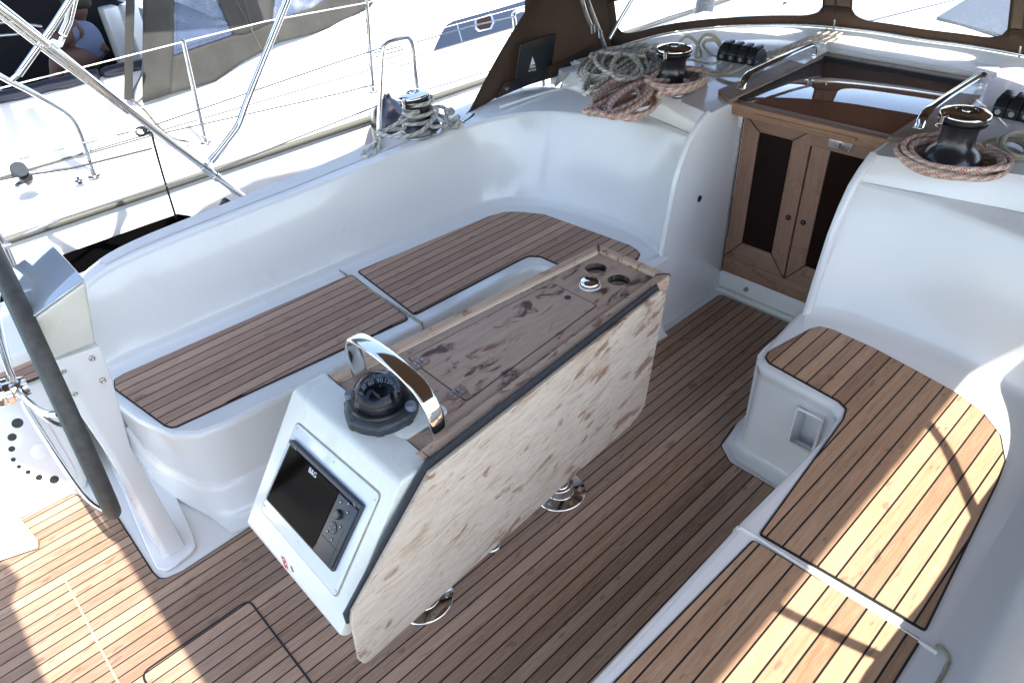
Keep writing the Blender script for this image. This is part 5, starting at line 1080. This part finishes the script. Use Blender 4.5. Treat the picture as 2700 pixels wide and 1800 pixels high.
# canvas enclosure of the neighbour
cn=thing('canvas_enclosure','grey canvas cockpit enclosure with scratched clear windows on the neighbouring yacht','canvas cover',(1.8,4.75,1.0))
cnn=Vector((-.20,-1,.30)).normalized(); cn0=at(375,273,y=4.72)
cnn=Vector((.14,-1,.26)).normalized()
def cq(px,py,off=0): return onplane(px,py,cn0+cnn*off,cnn)
outl=[(376,-25),(375,273),(405,265),(450,250),(566,216),(640,160),(735,113),(820,92),(905,62),(975,18),(1000,-25)]
mb=MB(); 
import itertools
def cloth(polypx,off,name,mat,par,th=.004):
    bm=bmesh.new(); vs=[bm.verts.new(cq(x,y,off)) for x,y in polypx]; bm.faces.new(vs)
    bmesh.ops.triangulate(bm,faces=bm.faces); 
    for _ in range(3): bmesh.ops.subdivide_edges(bm,edges=bm.edges,cuts=1,use_grid_fill=True)
    for v in bm.verts: v.co+=cnn*.018*noise.noise(v.co*2.2)
    bm.verts.index_update(); V=[v.co.copy() for v in bm.verts]; Fc=[tuple(v.index for v in f.verts) for f in bm.faces]; bm.free()
    mb=MB(); mb.add(V,Fc); o=mb.build(name,M[mat],par,smooth=True); sm=o.modifiers.new('solid','SOLIDIFY'); sm.thickness=th; o.modifiers.remove(o.modifiers['split']); return o
# panel in pieces so that the windows are real openings
cloth([(376,-25),(375,273),(450,248),(456,150),(459,-25)],0,'canvas_panel','greycanvas',cn)
cloth([(450,248),(566,216),(640,165),(735,113),(716,62),(650,92),(618,94),(545,118),(456,150)],0,'canvas_panel','greycanvas',cn)
cloth([(560,-25),(618,94),(650,92),(716,62),(727,-25)],0,'canvas_panel','greycanvas',cn)
cloth([(716,62),(735,113),(820,92),(905,62),(975,18),(1000,-25),(905,-25),(820,22)],0,'canvas_panel','greycanvas',cn)
cloth([(459,-25),(456,150),(545,118),(618,94),(560,-25)],.0,'window_pane','vinylgrey',cn,.001)
cloth([(727,-25),(716,62),(820,22),(905,-25)],.0,'window_pane','vinylgrey',cn,.001)
for a,b in (((640,-20),(668,90)),((668,90),(690,130)),((610,-25),(665,85))): MB().tube([cq(*a,.004),cq(*b,.004)],.0025,6).build('seam',M['rub'],cn)
st_=MB().tube([at(344,-20,y=4.75),at(341,100,y=4.75),at(338,265,y=4.75)],.024,4,flat=.12,up=(0,-1,.2)).build('strap',M['greycanvas'],cn)
st_=MB().tube(cr([at(378,165,y=4.72),at(372,200,y=4.72),at(352,240,y=4.72),at(352,262,y=4.72),at(345,268,y=4.72)],4),.012,6,flat=.4).build('strap',M['navy'],cn,smooth=True)
o=MB().tube(cr([at(348,262,y=4.7),at(380,290,y=4.5),at(410,325,y=4.4),at(450,362,y=4.25),at(500,375,y=4.2)],5),.009,6,flat=.3).build('webbing',M['rub'],None,smooth=True); tag(o,'loose grey webbing strap trailing over the neighbouring deck','strap')
# neighbour's bimini canopy (shades the well) and interior
nbm=thing('neighbour_bimini','navy bimini over the neighbouring cockpit','bimini',(0,6.2,2.5))
MB().prism([(-2.5,3.95),(2.3,4.05),(2.3,8),(-2.5,8)],2.45,2.456).build('canopy',M['navy'],nbm)
for a_,b_ in (((95,352),(205,405)),((203,402),(308,288)),((30,330),(60,400)),((575,372),(600,335))):
    A_=at(*a_,z=.78)+Vector((0,-.845,1.3)); B_=at(*b_,z=.84)+Vector((0,-.845,1.3)); MB().tube([A_,B_],.03,4,flat=.2,up=(0,0,1)).build('support_strap',M['navy'],nbm)
for x in (-1.5,1.2): MB().tube([(x,4.0,2.44),(x,8,2.44)],.014,10).build('hoop',M['steel'],nbm,smooth=True)
MB().box((.9,6.5,.2),(1.9,6.6,1.45)).build('backrest_cushion',M['cushion'],nb_,bevel=.03); MB().box((.9,5.75,.5),(1.86,6.55,.68)).build('seat_cushion',M['cushion'],nb_,bevel=.03)
cb=[at(65,-10,y=6.65),at(330,-10,y=6.65),at(300,165,y=6.65),at(165,170,y=6.65),at(80,90,y=6.65)]
MB().slab(cb,(0,1,0),.03).build('dark_backdrop',M['cushion'],nb_)  # dark backdrop sheet behind the seated person
for a,b,y in (((345,15),(375,160),5.9),((298,20),(320,160),6.2)):
    A=at(*a,y=y);Bq=at(*b,y=y); MB().box((min(A.x,Bq.x),y,.3),(max(A.x,Bq.x)+.05,y+.15,A.z)).build('cockpit_moulding',M['neigh'],nb_,bevel=.02)
for pth in (((-20,62),(30,58),(110,72)),((-20,96),(40,92),(90,80))): MB().tube([at(*q,y=5.9) for q in pth],.012,8).build('helm_rail',M['steel'],nb_,smooth=True)
# ------------------------------------------------ person sitting in the shade of the neighbour's cockpit
def person():
    bm=bmesh.new(); sk=bm.verts.layers.skin.verify()
    y=5.95; J={}
    def jt(n,px,py,r,dy=0): v=bm.verts.new(at(px,py,y=y+dy)); v[sk].radius=(r,r); J[n]=v
    jt('pelvis',228,150,.13,.05); jt('waist',222,122,.125); jt('chest',213,92,.15); jt('neck0',206,62,.065); jt('neck',203,52,.052); jt('head0',200,38,.075); jt('head1',198,18,.085); jt('crown',199,5,.06)
    jt('shL',190,78,.062,-.16); jt('elL',160,108,.045,-.22); jt('wrL',118,92,.032,-.20); jt('haL',100,84,.034,-.2)
    jt('shR',232,80,.062,.18); jt('elR',215,118,.045,.1); jt('wrR',182,128,.032,-.05); jt('haR',168,126,.034,-.08)
    jt('hipL',205,152,.09,-.12); jt('knL',150,150,.065,-.15); jt('anL',150,205,.045,-.1); jt('ftL',132,212,.035,-.12)
    jt('hipR',240,156,.09,.14); jt('knR',186,158,.065,.12); jt('anR',182,210,.045,.12); jt('ftR',165,216,.035,.12)
    for c in (('pelvis','waist','chest','neck0','neck','head0','head1','crown'),('chest','shL','elL','wrL','haL'),('chest','shR','elR','wrR','haR'),('pelvis','hipL','knL','anL','ftL'),('pelvis','hipR','knR','anR','ftR')):
        for a,b in zip(c,c[1:]): bm.edges.new((J[a],J[b]))
    J['pelvis'][sk].use_root=True
    me=bpy.data.meshes.new('person'); bm.to_mesh(me); bm.free(); o=bpy.data.objects.new('person',me); C.objects.link(o)
    o.modifiers.new('skin','SKIN'); s=o.modifiers.new('sub','SUBSURF'); s.levels=2; s.render_levels=2
    bpy.context.view_layer.update(); m2=bpy.data.meshes.new_from_object(o.evaluated_get(bpy.context.evaluated_depsgraph_get())); bpy.data.objects.remove(o)
    for p in m2.polygons: p.use_smooth=True
    m2.materials.clear(); m2.materials.append(M['skin']); b=bpy.data.objects.new('person',m2); C.objects.link(b)
    bm=bmesh.new(); sk=bm.verts.layers.skin.verify(); J={}
    for nme,px,py,r,dy in (('a',226,146,.145,.04),('b',222,122,.145,0),('c',213,92,.165,0),('d',206,68,.10,0),('l',190,78,.078,-.16),('l2',172,96,.064,-.20),('r',232,80,.078,.18),('r2',222,104,.066,.13)):
        v=bm.verts.new(at(px,py,y=y+dy)); v[sk].radius=(r,r); J[nme]=v
    for p_,q_ in ('ab','bc','cd'): bm.edges.new((J[p_],J[q_]))
    for p_,q_ in (('c','l'),('l','l2'),('c','r'),('r','r2')): bm.edges.new((J[p_],J[q_]))
    J['c'][sk].use_root=True; me=bpy.data.meshes.new('shirt'); bm.to_mesh(me); bm.free(); so_=bpy.data.objects.new('shirt',me); C.objects.link(so_)
    so_.modifiers.new('skin','SKIN'); s_=so_.modifiers.new('sub','SUBSURF'); s_.levels=2; s_.render_levels=2
    bpy.context.view_layer.update(); m3=bpy.data.meshes.new_from_object(so_.evaluated_get(bpy.context.evaluated_depsgraph_get())); bpy.data.objects.remove(so_)
    for p in m3.polygons: p.use_smooth=True
    m3.materials.clear(); m3.materials.append(M['shirt']); so_=bpy.data.objects.new('shirt',m3); C.objects.link(so_); so_.parent=b
    hc=at(199,12,y=y)+Vector((.01,0,.02)); MB().lathe([(.001,.10),(.05,.092),(.08,.06),(.094,.01),(.092,-.03),(.07,-.05)],hc,20,(.1,.1,1)).build('hair',M['hair'],b,smooth=True)
    fc=at(194,28,y=y-.08); MB().lathe([(.012,-.01),(.009,.012),(.002,.018)],fc,10,(-.6,-.8,0)).build('nose',M['skin'],b,smooth=True)
    for h,(px,py,dy) in enumerate(((100,84,-.2),(168,126,-.08))):
        c0=at(px,py,y=y+dy)
        for k in range(5):
            a0=c0+Vector((-.02,(k-2)*.016,0)); MB().tube([a0,a0+Vector((-.035,(k-2)*.003,-.004)),a0+Vector((-.06 if k else -.04,(k-2)*.004,-.022))],[.009,.008,.006],8).build('finger' if k else 'thumb',M['skin'],b,smooth=True)
    tag(b,'person in a pale shirt sitting in the dark shade of the neighbouring cockpit','person')
person()
# ------------------------------------------------ fenders
fe=thing('fender','long black cloth covered fender lying between the two hulls','fender',(.5,3.93,.3))
pf=[(.0,0),(.05,.004),(.10,.03),(.128,.08),(.130,.25),(.130,1.5),(.10,1.56),(.04,1.59)]
MB().lathe(pf[1:],(1.16,3.93,.355),28,(-1,.0,0)).build('fender_body',M['fender'],fe,smooth=True); MB().lathe([(.03,-.02),(.03,.03),(.015,.04)],(1.18,3.93,.36),16,(1,0,.2)).build('fender_eye',M['black'],fe,smooth=True)
fn=thing('fender','round navy fender with pale base hanging behind the coaming winch','fender',tuple(at(1030,300,y=3.92)))
c0=at(1032,330,y=3.85); MB().lathe([(.02,.20),(.03,.17),(.06,.15),(.10,.11),(.125,.05),(.13,-.02),(.13,-.30),(.10,-.36)],c0,32,(.0,.0,1)).build('fender_body',M['fendernavy'],fn,smooth=True)
MB().tube([c0+Vector((0,0,.19)),c0+Vector((-.02,.04,.30)),at(1004,262,y=3.98)],.006,8).build('fender_loop',M['white'],fn,smooth=True)
fb=thing('fender','round grey ball fender seen through the left windscreen window','fender',tuple(at(2063,40,z=.98)))
c0=at(2063,42,z=.99); MB().lathe([(.001,-.055),(.03,-.048),(.05,-.02),(.055,.01),(.045,.04),(.02,.06),(.01,.07),(.01,.085)],c0,28,(.2,.1,1)).build('ball',M['anth'],fb,smooth=True)
MB().tube([c0+Vector((0,0,.07)),c0+Vector((.25,-.12,.22)),c0+Vector((.6,-.3,.5))],.004,6).build('ball_line',M['anth'],fb,smooth=True)
ps=thing('deck_post','dark blue grey post on the foredeck seen through the left windscreen window','post',tuple(at(1848,66,z=.93)))
b0=at(1850,66,z=.95); MB().tube([b0,b0+Vector((.03,0,.25)),b0+Vector((.05,0,.6))],[.06,.062,.05],20).build('post_tube',M['anth'],ps,smooth=True)
# shroud lines forward
o=MB().tube([at(1690,75,z=1.0),at(1760,45,z=1.02),at(1825,28,z=1.04)],.004,6).build('jib_sheet',M['ring'],None); tag(o,'thin sheet lying on the foredeck behind the left window','rope')
for pl_,nm,lb in (([(2470,46),(2660,98),(2672,-30),(2600,-34)],'deck_shade','dark blue grey panel painted as deck shade seen through the right side of the middle windscreen window'),([(2250,62),(2420,20),(2560,-12),(2240,-30)],'deck_shade','pale blue panel painted as deck shade seen through the middle windscreen window'),([(1920,62),(2180,52),(2190,10),(1960,22)],'deck_shade','pale blue panel painted as deck shade seen behind the ball fender in the left window')):
    pp_=[at(*q,z=1.13 if 'dark' in lb else 1.126) for q in pl_]; o=MB().prism([(p.x,p.y) for p in pp_],1.12,1.132 if 'dark' in lb else 1.128).build(nm,M['anth' if 'dark' in lb else 'shadeblue']); tag(o,lb,'shade panel')  # flat tinted panels stand in for shade lying on the foredeck
# ================================================================== SETTING: harbour
wt=MB(); wt.add([(-150,-150,-1.05),(200,-150,-1.05),(200,200,-1.05),(-150,200,-1.05)],[(0,1,2,3)]); o=wt.build('water',M['water']); tag(o,None,None,kind='structure')
o=MB().box((14,-60,-3),(22,60,-.1)).build('quay',M['concrete']); tag(o,None,None,kind='structure')
for o in list(C.objects):
    if 'wc' in o: del o['wc']
